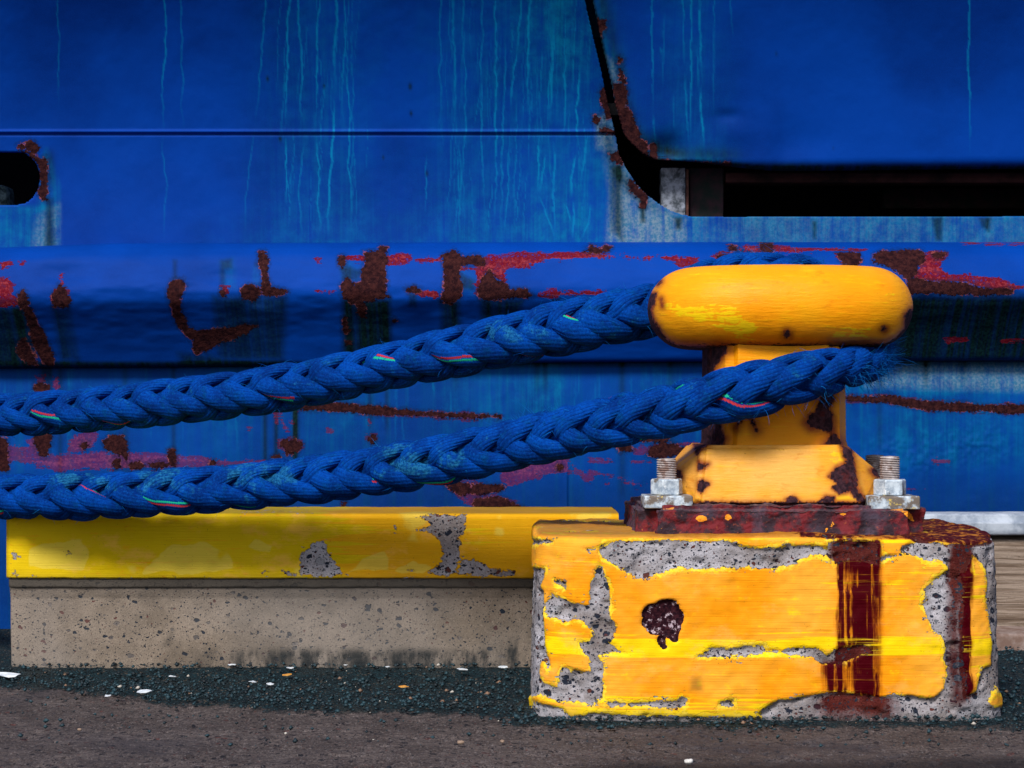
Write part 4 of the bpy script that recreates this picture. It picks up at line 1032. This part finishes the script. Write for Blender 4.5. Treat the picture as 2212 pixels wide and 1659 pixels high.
# ------------------------------------------------------------------ bollard
YC = 2.82
bol = empty("mooring_bollard", (ex(1683, YC), YC, .283))
tag(bol, "orange-yellow iron mooring bollard with rounded head bolted on top of the concrete block", "bollard")
def sil(px): return ex(px, YC)
def iron_attrs(me, rust_polys, scuff_polys=(), scuff_w=12, extra=None, halo_w=12, amp=0.0):
    P = verts_np(me); px, py = proj(P)
    d = sdf(rust_polys, px, py)
    front = P[:, 1] < YC + .095
    nn = fbm(P, 20, 4, 3)
    back = 30 - 45 * sstep(.5, .6, nn)
    d = np.where(front, d, back)
    A = dict(rust=d / 20, scuff=soft(scuff_polys, px, py, scuff_w) * front if scuff_polys else 0 * px, halo=np.exp(-(np.clip(d, 0, 60) / halo_w) ** 2))
    if extra: extra(A, px, py, P)
    add_attrs(me, A)
    return me
def build_head():
    nu, nv = 300, 120
    a, bq, r = .2150, .148, .0655
    zc_ = (ez(575, YC) + ez(752, YC)) / 2
    rows = []
    # profile: from bottom centre, out round the rim, to the top centre (fraction of core, offset r, z)
    core = [(f, 0, -r) for f in np.linspace(.05, 1, 26)]
    rim = [(1, r * math.cos(t), r * math.sin(t)) for t in np.linspace(-math.pi / 2, math.pi / 2, 60)[1:-1]]
    top = [(f, 0, r + .0035 * (1 - f * f)) for f in np.linspace(1, .05, 30)]
    rows = core + rim + top
    th = np.linspace(0, 2 * math.pi, nu, endpoint=False)
    e = .80
    cx_ = np.sign(np.cos(th)) * np.abs(np.cos(th)) ** e; sy_ = np.sign(np.sin(th)) * np.abs(np.sin(th)) ** e
    ca, cb = a - r, bq - r
    bx, by = ca * cx_, cb * sy_
    gx, gy = np.gradient(bx), np.gradient(by)
    gx[0] = bx[1] - bx[-1]; gy[0] = by[1] - by[-1]; gx[-1] = bx[0] - bx[-2]; gy[-1] = by[0] - by[-2]
    L_ = np.hypot(gx, gy); nx, ny = gy / L_, -gx / L_
    P = []
    for f, o, z in rows:
        P.append(np.stack([sil(1683) + bx * f + nx * o, YC + by * f + ny * o, np.full(nu, zc_ + z)], 1))
    P = np.concatenate(P)
    P[:, 2] -= .0030
    Fq = grid_faces(len(rows), nu, True)
    P += ((fbm(P, 9, 3) - .5) * .0030)[:, None] * np.array([0, 1, 1]) + ((fbm(P, 60, 3, 4) - .5) * .0007)[:, None]
    me = np_mesh("head", P, Fq)
    RP = C5([(240, 380), (290, 345), (315, 345), (305, 400), (290, 430), (302, 480), (325, 515), (340, 548), (370, 580), (420, 608), (380, 640), (240, 640)],
            [(1575, 455), (1600, 430), (1640, 430), (1640, 560), (1500, 612), (1480, 600), (1540, 562), (1575, 520)],
            [(400, 606), (700, 620), (950, 626), (1200, 617), (1500, 597), (1500, 700), (400, 700)], circ(978, 550, 15, 20), circ(1470, 525, 13, 14), [(335, 372), (340, 370), (350, 412), (345, 410)], [(318, 300), (340, 280), (342, 284), (322, 304)])
    SP = C5([(350, 370), (440, 390), (560, 400), (700, 385), (720, 440), (830, 480), (830, 590), (740, 615), (690, 560), (560, 510), (470, 470), (350, 440)], [(1200, 520), (1400, 510), (1400, 580), (1200, 570)], circ(1475, 358, 12), [(1515, 350), (1528, 350), (1522, 390), (1512, 380)])
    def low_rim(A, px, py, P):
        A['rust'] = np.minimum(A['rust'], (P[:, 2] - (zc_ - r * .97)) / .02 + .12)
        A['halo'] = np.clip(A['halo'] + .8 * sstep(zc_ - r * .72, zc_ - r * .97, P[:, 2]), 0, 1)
    iron_attrs(me, RP, SP, 14, extra=low_rim, halo_w=9)
    return me
link("head", build_head(), M_iron, bol)

def octo_neck():
    bm = bmesh.new()
    secs = [(ez(775, YC) + .03, .1115, .096), (ez(950, YC), .1130, .099), (ez(985, YC), .120, .104)]
    rings = []
    for z, hx, hy in secs:
        c = .030
        pts = [(-hx + c * .9, -hy), (hx - c * .9, -hy), (hx, -hy + c * 2), (hx, hy - c), (hx - c, hy), (-hx + c, hy), (-hx, hy - c), (-hx, -hy + c * 2)]
        rings.append([bm.verts.new((sil(1672) + x, YC + y, z)) for x, y in pts])
    for r1, r2 in zip(rings[:-1], rings[1:]):
        for i in range(8): bm.faces.new((r1[i], r1[(i + 1) % 8], r2[(i + 1) % 8], r2[i]))
    bm.faces.new(rings[0]); bm.faces.new(rings[-1][::-1])
    bmesh.ops.recalc_face_normals(bm, faces=bm.faces[:])
    ve = [e for e in bm.edges if abs(e.verts[0].co.z - e.verts[1].co.z) > .01]
    bmesh.ops.bevel(bm, geom=ve, offset=.013, segments=4, affect='EDGES')
    densify(bm, .0055)
    me = finish_bm("neck", bm, .0006, 40)
    NP_ = C5([(480, 600), (670, 600), (672, 640), (640, 680), (610, 720), (600, 760), (480, 800)], [(480, 985), (620, 962), (640, 1000), (640, 1040), (668, 1080), (655, 1110), (480, 1130)],
             [(1150, 870), (1205, 840), (1215, 880), (1190, 930), (1210, 960), (1215, 1040), (1190, 1050), (1150, 1030), (1100, 1030), (1070, 1000), (1090, 960), (1125, 950)],
             [(740, 975), (752, 975), (722, 1030), (716, 1028)], [(780, 965), (800, 975), (828, 1040), (820, 1042), (796, 990)], [(1190, 1075), (1218, 1050), (1256, 1108), (1170, 1108)])
    SP = C5([(640, 640), (750, 640), (740, 720), (640, 740)], [(1210, 850), (1258, 850), (1258, 1050), (1230, 1000)])
    iron_attrs(me, NP_, (), 12, halo_w=14)
    return me
link("neck", octo_neck(), M_iron, bol)

def pedestal():
    Yf0, Yf1, Ym = 2.700, 2.682, 2.765
    pts = [w3(1520, 962, Yf0), w3(1818, 962, Yf0), w3(1868, 1095, Yf1), w3(1507, 1095, Yf1),
           w3(1512, 958, Ym), w3(1826, 958, Ym), w3(1903, 1022, Ym), w3(1908, 1100, Ym), w3(1458, 1008, Ym), w3(1452, 1100, Ym)]
    pts += [(x, 2 * YC - y, z) for x, y, z in pts]
    bm = bmesh.new()
    vs = [bm.verts.new(p) for p in pts]
    bmesh.ops.convex_hull(bm, input=vs)
    bmesh.ops.dissolve_limit(bm, angle_limit=R(3), verts=bm.verts[:], edges=bm.edges[:])
    bmesh.ops.recalc_face_normals(bm, faces=bm.faces[:])
    bmesh.ops.bevel(bm, geom=bm.edges[:], offset=.006, segments=3, affect='EDGES')
    densify(bm, .0055)
    me = finish_bm("pedestal", bm, .0007, 40)
    PP = C5([(505, 1108), (585, 1106), (545, 1130), (522, 1160)], [(528, 1190), (545, 1200), (582, 1210), (545, 1240), (528, 1240)], [(528, 1300), (550, 1290), (582, 1308), (545, 1352), (528, 1340)],
            [(1255, 1115), (1305, 1140), (1318, 1200), (1335, 1330), (1345, 1400), (1300, 1345), (1240, 1360), (1210, 1330), (1240, 1310), (1190, 1270), (1230, 1225), (1285, 1200), (1265, 1165)],
            [(970, 1390), (1010, 1375), (1045, 1402), (980, 1405)], [(1145, 1400), (1175, 1372), (1215, 1375), (1220, 1405)], [(530, 1404), (700, 1408), (1380, 1404), (1380, 1440), (440, 1440)], [(1335, 1330), (1380, 1400), (1350, 1410)],
            [(1400, 1240), (1430, 1225), (1452, 1275), (1420, 1268)], [(415, 1240), (440, 1250), (445, 1280), (415, 1275)])
    SP = C5([(540, 1340), (580, 1350), (580, 1390), (540, 1390)], [(1200, 1130), (1260, 1150), (1280, 1190), (1230, 1230), (1180, 1180)], [(1220, 1350), (1340, 1360), (1340, 1400), (1230, 1400)])
    iron_attrs(me, PP, SP, 10, halo_w=8)
    return me
link("pedestal", pedestal(), M_ped, bol)

def base_plate():
    zt_, zb_ = ez(1093, 2.65), .278
    x0, x1 = ex(1378, 2.66), ex(2003, 2.66)
    bm = bmesh.new()
    bmesh.ops.create_cube(bm, size=1)
    lo = (x0, 2.655, zb_); hi = (x1, 2.985, zt_)
    for v in bm.verts: v.co = Vector([lo[i] + (v.co[i] + .5) * (hi[i] - lo[i]) for i in range(3)])
    ve = [e for e in bm.edges if abs(e.verts[0].co.z - e.verts[1].co.z) > .01]
    bmesh.ops.bevel(bm, geom=ve, offset=.030, segments=5, affect='EDGES')
    te = [e for e in bm.edges if e.verts[0].co.z > zt_ - .001 and e.verts[1].co.z > zt_ - .001 and len(e.link_faces) == 2 and abs(e.link_faces[0].normal.z - e.link_faces[1].normal.z) > .5]
    bmesh.ops.bevel(bm, geom=te, offset=.008, segments=3, affect='EDGES')
    densify(bm, .0042)
    bmesh.ops.recalc_face_normals(bm, faces=bm.faces[:])
    me = finish_bm("base_plate", bm, 0)
    P = verts_np(me); N = norms_np(me)
    low = 1 - sstep(zb_, zb_ + .02, P[:, 2])
    P += N * (.010 * (fbm(P, 28, 4) - .5) + .006 * (fbm(P, 100, 3, 5) - .5) + .004 * low)[:, None]
    me.vertices.foreach_set("co", P.astype(np.float32).ravel()); me.update()
    px, py = proj(P)
    fl = soft(C5(circ(545, 1485, 28, 14), circ(680, 1477, 9, 12), circ(1260, 1462, 18, 7), [(1490, 1428), (1560, 1430), (1610, 1470), (1620, 1500), (1600, 1490), (1560, 1450), (1500, 1440)], [(340, 1432), (400, 1432), (400, 1440), (340, 1440)]), px, py, 3)
    add_attrs(me, dict(flake=fl, up=N[:, 2]))
    return me
link("base_plate", base_plate(), M_crust, bol)

def hex_prism(bm, cx_, cy_, z0, z1, r, rot=0.0, n=6, seg=1):
    rings = []
    for z, rr in ((z0, r * .97), (z0 + .0015, r), (z1 - .002, r), (z1, r * .93)):
        rings.append([bm.verts.new((cx_ + rr * math.cos(rot + 2 * math.pi * k / n), cy_ + rr * math.sin(rot + 2 * math.pi * k / n), z)) for k in range(n)])
    for r1, r2 in zip(rings[:-1], rings[1:]):
        for i in range(n): bm.faces.new((r1[i], r1[(i + 1) % n], r2[(i + 1) % n], r2[i]))
    bm.faces.new(rings[0][::-1]); bm.faces.new(rings[-1])
def bolt(px_c, Y, tip_py, nut_t, nut_b, wash_b, wpx, rot, dirty=False, tilt=0):
    cx_ = ex(px_c, Y)
    z1, zn, zw, z0 = ez(tip_py, Y), ez(nut_t, Y), ez(nut_b, Y), ez(wash_b, Y)
    # threaded rod
    rr = .0148
    nu = 28; pitch = .0036; n = int((z1 - z0) / pitch * 8)
    P = []
    for i in range(n + 1):
        z = z0 + (z1 - z0) * i / n
        th = np.linspace(0, 2 * math.pi, nu, endpoint=False)
        r = rr + .0011 * np.cos(2 * math.pi * z / pitch + th)
        if i == n: r = r * .86
        P.append(np.stack([cx_ + r * np.cos(th), Y + r * np.sin(th), np.full(nu, z) - .0], 1))
    P.append(np.stack([cx_ + 0 * th, Y + 0 * th, np.full(nu, z1 + .001)], 1))
    me = np_mesh("anchor_bolt", np.concatenate(P), grid_faces(n + 2, nu, True))
    b_ = link("anchor_bolt", me, M_thread, bol)
    bm = bmesh.new(); hex_prism(bm, cx_, Y, zw, zn, .0262, rot)
    bmesh.ops.bevel(bm, geom=bm.edges[:], offset=.0008, segments=1, affect='EDGES')
    link("nut", finish_bm("nut", bm), M_galv, b_, smooth=False)
    hw = wpx * Y / F / 2
    me = box_mesh("washer", (cx_ - hw, Y - hw * .95, z0), (cx_ + hw, Y + hw * .95, zw - .0005), .0028, .008, .0004, 60, 3)
    link("washer", me, M_wash, b_)
    return b_
bT = B("threaded_rod_steel")
gT = bT.noise(80, 4, .6)
cT = bT.mix(bT.ss(gT, .35, .65), (.30, .25, .24), (.52, .47, .48))
cT = bT.mix(bT.ss(bT.add(bT.noise(60, 4, .6), bT.mul(bT.at("up"), 0)), .52, .62, 0, .7), cT, (.13, .045, .02))
M_thread = bT.done(cT, .6, None, metal=.2)
bolt(1440, 2.700, 991, 1034, 1068, 1096, 104, R(12))
bolt(1922, 2.700, 986, 1035, 1069, 1098, 108, R(4))
bolt(1889, 2.93, 983, 1030, 1058, 1082, 98, R(20))
bolt(1468, 2.93, 990, 1032, 1060, 1084, 98, R(8))

# ------------------------------------------------------------------ rope
def catmull(K, n=24):
    K = np.asarray(K, float); out = []
    Q = np.concatenate([[2 * K[0] - K[1]], K, [2 * K[-1] - K[-2]]])
    for i in range(1, len(Q) - 2):
        t = np.linspace(0, 1, n, endpoint=False)[:, None]
        p0, p1, p2, p3 = Q[i - 1], Q[i], Q[i + 1], Q[i + 2]
        out.append(.5 * ((2 * p1) + (-p0 + p2) * t + (2 * p0 - 5 * p1 + 4 * p2 - p3) * t ** 2 + (-p0 + 3 * p1 - 3 * p2 + p3) * t ** 3))
    out.append(Q[-2][None]); return np.concatenate(out)
# px, py, Y, radius(px), extra roll (deg)
KEY = [(-900, 1120, 3.75, 44, 0), (-420, 1090, 3.35, 45, 0), (0, 1074, 3.02, 49, 0), (200, 1072, 2.96, 51, 3), (400, 1062, 2.94, 51, 0), (600, 1044, 2.92, 53, -4), (800, 1020, 2.89, 54, -6), (1000, 985, 2.84, 57, -14), (1150, 951, 2.80, 58, -24),
       (1300, 916, 2.74, 58, -34), (1450, 886, 2.69, 58, -42), (1600, 848, 2.655, 60, -48), (1720, 818, 2.655, 56, -50), (1800, 800, 2.69, 48, -45), (1862, 788, 2.75, 42, -40), (1888, 776, 2.83, 38, -30), (1872, 745, 2.94, 38, -15), (1830, 690, 3.01, 40, 0),
       (1750, 605, 3.00, 46, 20), (1650, 592, 3.00, 46, 30), (1550, 600, 3.00, 46, 40), (1480, 632, 3.00, 50, 45), (1400, 671, 3.00, 57, 52), (1300, 690, 3.00, 60, 52), (1140, 726, 3.03, 57, 46), (1000, 757, 3.06, 54, 42), (850, 789, 3.10, 51, 38),
       (700, 822, 3.13, 51, 42), (540, 848, 3.16, 51, 38), (325, 873, 3.20, 49, 36), (150, 889, 3.24, 47, 40), (0, 897, 3.28, 45, 42), (-420, 915, 3.50, 43, 42), (-1000, 925, 3.95, 40, 42)]
K = np.array([(ex(a, c), c, ez(b_, c), d * c / F, R(e)) for a, b_, c, d, e in KEY])
cur = catmull(K, 60)
seg = np.linalg.norm(cur[1:, :3] - cur[:-1, :3], axis=1); S = np.concatenate([[0], np.cumsum(seg)])
ds = .0028; sN = int(S[-1] / ds); s_ = np.linspace(0, S[-1], sN)
PC = np.stack([np.interp(s_, S, cur[:, k]) for k in range(5)], 1)
C0 = PC[:, :3]; RAD = PC[:, 3]; ROLL = PC[:, 4]
# slight slack wobble
T_ = np.gradient(C0, axis=0); T_ /= np.linalg.norm(T_, axis=1)[:, None]
up = np.array([0, 0, 1.0])
E1 = np.cross(up[None], T_) * -1     # T=+X -> e1 = toward the viewer
E1 = np.cross(T_, up[None]); E1 /= np.linalg.norm(E1, axis=1)[:, None]
E2 = np.cross(E1, T_); E2 = -E2 if E2[10, 2] < 0 else E2
PERIOD = .228
W = 2 * math.pi / PERIOD
def norm(v): return v / (np.linalg.norm(v, axis=1)[:, None] + 1e-12)
theta0 = R(66)
V_all, F_all, tr_all, gr_all, wn_all = [], [], [], [], []
NR = 64; NY = 14
strand_pts = []
off = 0
for d_ in (1, -1):
    for pair in (0, 1):
        for kk in (-1, 1):
            ph = pair * math.pi + kk * R(37)
            w_s = W * s_ + .9 * (vnoise(np.stack([s_ * 5, 0 * s_, 0 * s_], 1), 1.0, 2) - .5)
            u_ = w_s + d_ * ph
            rel = d_ * (u_ - d_ * .22 * np.sin(2 * u_))
            th = rel + theta0
            c2 = np.cos(2 * rel) * d_
            amp = np.tanh(1.9 * c2) / np.tanh(1.9) + .22 * (vnoise(np.stack([s_ * 16 + kk * 15 + pair * 29, s_ * 0 + d_ * 13, s_ * 0], 1), 1.0) - .5)
            rr = RAD * (.535 + .23 * amp)
            # squarish bundle
            ang = th + ROLL
            er = np.cos(ang)[:, None] * E1 + np.sin(ang)[:, None] * E2
            Pc = C0 + er * rr[:, None]
            ts = norm(np.gradient(Pc, axis=0))
            n = norm(er - ts * np.sum(er * ts, 1)[:, None])
            bb_ = np.cross(ts, n)
            wr, wb = RAD * .27, RAD * .415
            v = np.linspace(0, 2 * math.pi, NR, endpoint=False)
            twist = -d_ * W * 1.4 * s_
            yarn = np.abs(np.sin((v[None, :] + twist[:, None] + kk) * NY / 2))
            groove = 1 - yarn
            rad = 1 - .13 * groove ** 1.3
            jit = 1 + .24 * (vnoise(np.stack([s_ * 30 + kk * 5 + pair * 9, s_ * 0 + d_ * 3, s_ * 0], 1), 1.0)[:, None] - .5)
            cv = np.cos(v)[None, :]; sv = np.sin(v)[None, :]
            # superellipse-like cross section
            q = rad * jit
            P = Pc[:, None, :] + n[:, None, :] * (wr[:, None] * cv * q)[..., None] + bb_[:, None, :] * (wb[:, None] * sv * q)[..., None]
            tv = (v[None, :] + twist[:, None] + kk)
            tr = np.zeros((sN, NR))
            if d_ == -1 and kk == 1:
                m = np.mod(tv - (2.6 if pair == 0 else 2.6 + 0.0) + math.pi, 2 * math.pi) - math.pi
                tr = np.where(np.abs(m - .16) < .15, 1.0, np.where(np.abs(m + .18) < .15, -1.0, 0.0)) * (vnoise(np.stack([s_ * 9 + pair * 40, 0 * s_, 0 * s_], 1), 1.0) > .3)[:, None]
            V_all.append(P.reshape(-1, 3)); F_all.append(grid_faces(sN, NR, True) + off)
            tr_all.append(tr.ravel()); gr_all.append(groove.ravel())
            off += sN * NR
V_all = np.concatenate(V_all)
pxr, pyr = proj(V_all)
worn = soft([[(820, 960), (900, 955), (900, 1010), (820, 1010)], [(280, 1010), (420, 1010), (420, 1060), (280, 1060)], [(480, 1000), (640, 990), (640, 1040), (500, 1050)], [(1050, 700), (1180, 700), (1180, 740), (1050, 740)], [(820, 970), (1000, 960), (1000, 1020), (820, 1030)], [(100, 1020), (240, 1010), (240, 1050), (100, 1050)]], pxr, pyr, 20)
me = np_mesh("mooring_rope", V_all, np.concatenate(F_all), dict(tracer=np.concatenate(tr_all), groove=np.concatenate(gr_all), worn=worn))
rope = link("mooring_rope", me, M_rope)
tag(rope, "thick blue plaited mooring rope looped round the yellow bollard with two legs running left", "rope")
# frayed fibres
def fibres():
    V, Fq = [], []
    lens = []
    nV = len(V_all)
    cen = np.tile(np.repeat(np.arange(sN), NR), 8)
    cand = rng.integers(0, nV, 90000)
    P = V_all[cand]; ci = cen[cand]
    out = norm(P - C0[ci]); dist = np.linalg.norm(P - C0[ci], axis=1) / RAD[ci]
    x, y = pxr[cand], pyr[cand]
    lowleg = ci < sN * .47
    dens = np.full(len(cand), .22)
    for (bx, by, wx, wy, a) in ((1140, 905, 45, 26, 1.6), (1300, 872, 60, 20, .8), (1500, 850, 80, 25, .35), (1200, 900, 90, 30, .6), (800, 972, 60, 22, .7), (1905, 762, 30, 45, 5.0), (1680, 570, 130, 45, 2.2), (1800, 575, 60, 40, 2.0), (1360, 635, 50, 35, .9), (1250, 660, 70, 30, .25),
                             (1770, 855, 110, 30, .7), (1650, 890, 120, 22, .7), (1450, 925, 120, 22, .35), (600, 1000, 120, 30, .22), (350, 1015, 120, 30, .2), (1150, 700, 90, 30, .2), (620, 770, 90, 20, .1), (1870, 800, 50, 40, 1.8)):
        dens += a * np.exp(-(((x - bx) / wx) ** 2 + ((y - by) / wy) ** 2))
    dens *= (dist > .72) * np.where(x < -80, 0, 1)
    pick = rng.random(len(cand)) < dens * .22
    P = P[pick]; out = out[pick]; ci = ci[pick]; dn = dens[pick]; x = x[pick]
    n = len(P)
    ln = (.006 + .010 * rng.random(n)) * (1 + np.clip(dn, 0, 2.5) * .45)
    rd = norm(rng.normal(size=(n, 3)))
    d0 = norm(T_[ci] * rng.choice([-1, 1], n)[:, None] * .9 + out * (.35 + .5 * np.clip(dn, 0, 1.5))[:, None] + rd * .55)
    end = (x > 1850)[:, None]
    d0 = np.where(end, norm(np.array([[.8, -.1, -.2]]) + rd * .8), d0)
    rd2 = norm(rng.normal(size=(n, 3)))
    w = .00028 + .00022 * rng.random(n)
    K_ = 4
    side = norm(np.cross(d0, rd2)); side2 = np.cross(d0, side)
    rings = []
    for k in range(K_ + 1):
        t = k / K_
        c = P + d0 * (ln * t)[:, None] + rd2 * (ln * .55 * t * t)[:, None] - np.array([[0, 0, 1]]) * (ln * .12 * t * t)[:, None]
        wk = w * (1 - .75 * t)
        for j in range(3):
            a = 2 * math.pi * j / 3
            rings.append(c + side * (wk * math.cos(a))[:, None] + side2 * (wk * math.sin(a))[:, None])
    V = np.stack(rings, 1)      # n, (K+1)*3, 3
    base = (np.arange(n) * (K_ + 1) * 3)[:, None]
    fl = []
    for k in range(K_):
        for j in range(3):
            j2 = (j + 1) % 3
            fl.append([k * 3 + j, k * 3 + j2, (k + 1) * 3 + j2, (k + 1) * 3 + j])
    fl = np.array(fl)
    Fq = (base[:, :, None] + fl[None]).reshape(-1, 4)
    print("fibres", n)
    return np_mesh("frayed_fibres", V.reshape(-1, 3), Fq)
fo = link("frayed_fibres", fibres(), M_fib, rope)
fo["kind"] = "stuff"

# ------------------------------------------------------------------ grit, pebbles, flakes of paint
def stones_mesh(name, n, posfun, smin, smax, flat=.7):
    base = np.array([(1, 0, 0), (-1, 0, 0), (0, 1, 0), (0, -1, 0), (0, 0, 1), (0, 0, -1)], float)
    tri = np.array([(0, 2, 4), (2, 1, 4), (1, 3, 4), (3, 0, 4), (2, 0, 5), (1, 2, 5), (3, 1, 5), (0, 3, 5)])
    P = posfun(n); n = len(P)
    s = smin + (smax - smin) * rng.random(n) ** 3
    V = base[None] * (1 + .5 * (rng.random((n, 6, 1)) - .5)) + rng.normal(size=(n, 6, 3)) * .18
    a = rng.random(n) * 6.28
    ca, sa = np.cos(a)[:, None], np.sin(a)[:, None]
    X = V[..., 0] * ca - V[..., 1] * sa; Y = V[..., 0] * sa + V[..., 1] * ca
    V = np.stack([X, Y * .8, V[..., 2] * flat], -1) * s[:, None, None] * .5
    V += P[:, None, :]
    V[..., 2] += (s * .2)[:, None]
    Fq = (np.arange(n)[:, None, None] * 6 + tri[None]).reshape(-1, 3)
    shade = np.repeat(rng.random(n), 6)
    return np_mesh(name, V.reshape(-1, 3), Fq, dict(shade=shade))
def gpos(n):
    x = rng.uniform(-.98, 1.15, n); y = rng.uniform(2.40, 3.50, n)
    P = np.stack([x, y, 0 * x], 1)
    nz = fbm(P, 12, 5, 2); n2 = fbm(P, 3, 3, 5)
    edge = 2.80 + .16 * (n2 - .5) + .10 * (nz - .5)
    edge = edge + np.interp(x, [-3, -.75, -.55, -.1, .05, .75, .9, 3], [.12, .10, -.04, -.10, -.18, -.20, -.05, 0])
    edge = np.where((x > .0) & (x < .80), np.minimum(edge, 2.565 + .03 * (nz - .5) - .02 * sstep(.55, .75, x)), edge)
    e = (y - edge)
    p = sstep(-.05, .03, e) * .9 + .03 * sstep(-.5, 0, e) + .008
    p = p * ((y < 3.062) | (x > .74)) * ~((x > .035) & (x < .755) & (y > 2.6) & (y < 3.05)) * (y < 3.39)
    p = p * (.35 + .65 * sstep(.3, -.1, e))
    k = rng.random(n) < p
    P = P[k]; P[:, 2] = .001 + .006 * sstep(-.03, .02, e[k]) + .014 * sstep(2.97, 3.05, P[:, 1]) * (P[:, 0] < .1)
    return P
bG = B("grit_stone")
sh = bG.at("shade")
cG = bG.mix(bG.ss(sh, .0, .9), (.001, .006, .011), (.011, .042, .058))
cG = bG.mix(bG.ss(sh, .975, .98), cG, (.20, .12, .08)); cG = bG.mix(bG.ss(sh, .994, .995), cG, (.45, .42, .38))
g_ = link("gravel", stones_mesh("gravel", 60000, gpos, .0020, .0105), bG.done(cG, .6, None, spec=.45), smooth=False)
tag(g_, "dark blue-black grit and crumbs of stone along the foot of the kerb", kind="stuff")

def pebble(name, px, py, size, mat, label, cat="pebble", group=None):
    Y = H * F / (py - CY)
    bm = bmesh.new(); bmesh.ops.create_icosphere(bm, subdivisions=3, radius=1)
    for v in bm.verts: v.co = Vector((v.co.x * size, v.co.y * size * .8, v.co.z * size * .6))
    me = finish_bm(name, bm, size * .22, 1.4 / size)
    o = link(name, me, mat); o.location = (ex(px, Y), Y, size * .45)
    o.rotation_euler = (0, 0, random.uniform(0, 6))
    tag(o, label, cat, group)
    return o
M_white = plain("pale_stone", (.45, .43, .42), (.75, .74, .72), 90)
M_buff = plain("buff_stone", (.22, .15, .11), (.36, .26, .20), 120)
M_blk = plain("black_stone", (.006, .008, .014), (.02, .022, .03), 120)
pebble("pebble", 1488, 1649, .0062, M_white, "round white pebble on bare concrete nearest the camera, in front of the block")
pebble("pebble", 995, 1607, .0050, M_buff, "pinkish buff pebble on the edge of the grit left of the block")
pebble("pebble", 1085, 1604, .0038, M_buff, "small tan pebble beside the pinkish one, close to the block's left corner")
pebble("pebble", 840, 1661, .0042, M_blk, "flat black stone lying on the brown concrete left of the block")
pebble("pebble", 172, 1578, .0034, M_buff, "tiny orange-tan pebble at the grit's front edge far left of the block")
M_flake = plain("white_paint_flake", (.45, .50, .58), (.75, .80, .85), 60)
M_oflake = plain("orange_paint_flake", (.5, .2, .03), (.65, .35, .08), 60)
def flake(px, py, wpx, label, mat=M_flake, group="paint flakes scattered on the grit"):
    Y = H * F / (py - CY)
    w = wpx * Y / F / 2
    n = 9; P = []
    for k in range(n):
        a = 2 * math.pi * k / n; r = random.uniform(.6, 1.1)
        P.append((w * r * math.cos(a), w * .55 * r * math.sin(a), random.uniform(0, .0012)))
    bm = bmesh.new(); vs = [bm.verts.new(p) for p in P]; bm.faces.new(vs)
    ret = bmesh.ops.extrude_face_region(bm, geom=bm.faces[:])
    for v in [g for g in ret["geom"] if isinstance(g, bmesh.types.BMVert)]: v.co.z += .0009
    bmesh.ops.recalc_face_normals(bm, faces=bm.faces[:])
    me = bpy.data.meshes.new("paint_flake"); bm.to_mesh(me); bm.free()
    o = link("paint_flake", me, mat, smooth=False)
    o.location = (ex(px, Y), Y, .012 + (.008 if Y > 3.0 else 0)); o.rotation_euler = (R(random.uniform(6, 16)), R(random.uniform(-5, 5)), random.uniform(-.2, .2))
    tag(o, label, "paint flake", group)
    return o
flake(20, 1474, 56, "largest white paint flake, at the foot of the kerb by its left end")
flake(314, 1510, 40, "long white paint flake low on the grit, below the middle of the kerb's left half")
flake(232, 1520, 16, "small white flake just left of the long low one")
flake(583, 1494, 20, "white paint flake beside a small brown stone in the middle of the grit", )
flake(545, 1489, 18, "white flake a little left of the flake by the brown stone")
for fx_, fy_, fw in ((462, 1448, 18), (502, 1461, 20), (520, 1452, 12), (598, 1459, 15), (678, 1462, 14), (747, 1460, 18), (323, 1458, 12), (372, 1477, 16), (627, 1468, 18), (717, 1449, 14), (838, 1466, 12), (928, 1448, 18), (998, 1471, 30), (1087, 1466, 26), (640, 1456, 10), (430, 1452, 8)):
    flake(fx_, fy_, fw, "small white paint flake on dark grit close under the kerb")
flake(872, 1500, 22, "mustard yellow paint flake on the grit toward the block", M_oflake)
flake(620, 1474, 26, "orange-tan paint flake on the grit under the kerb's middle", M_oflake)

sc.render.film_transparent = False
sc.cycles.use_denoising = True
sc.cycles.max_bounces = 6
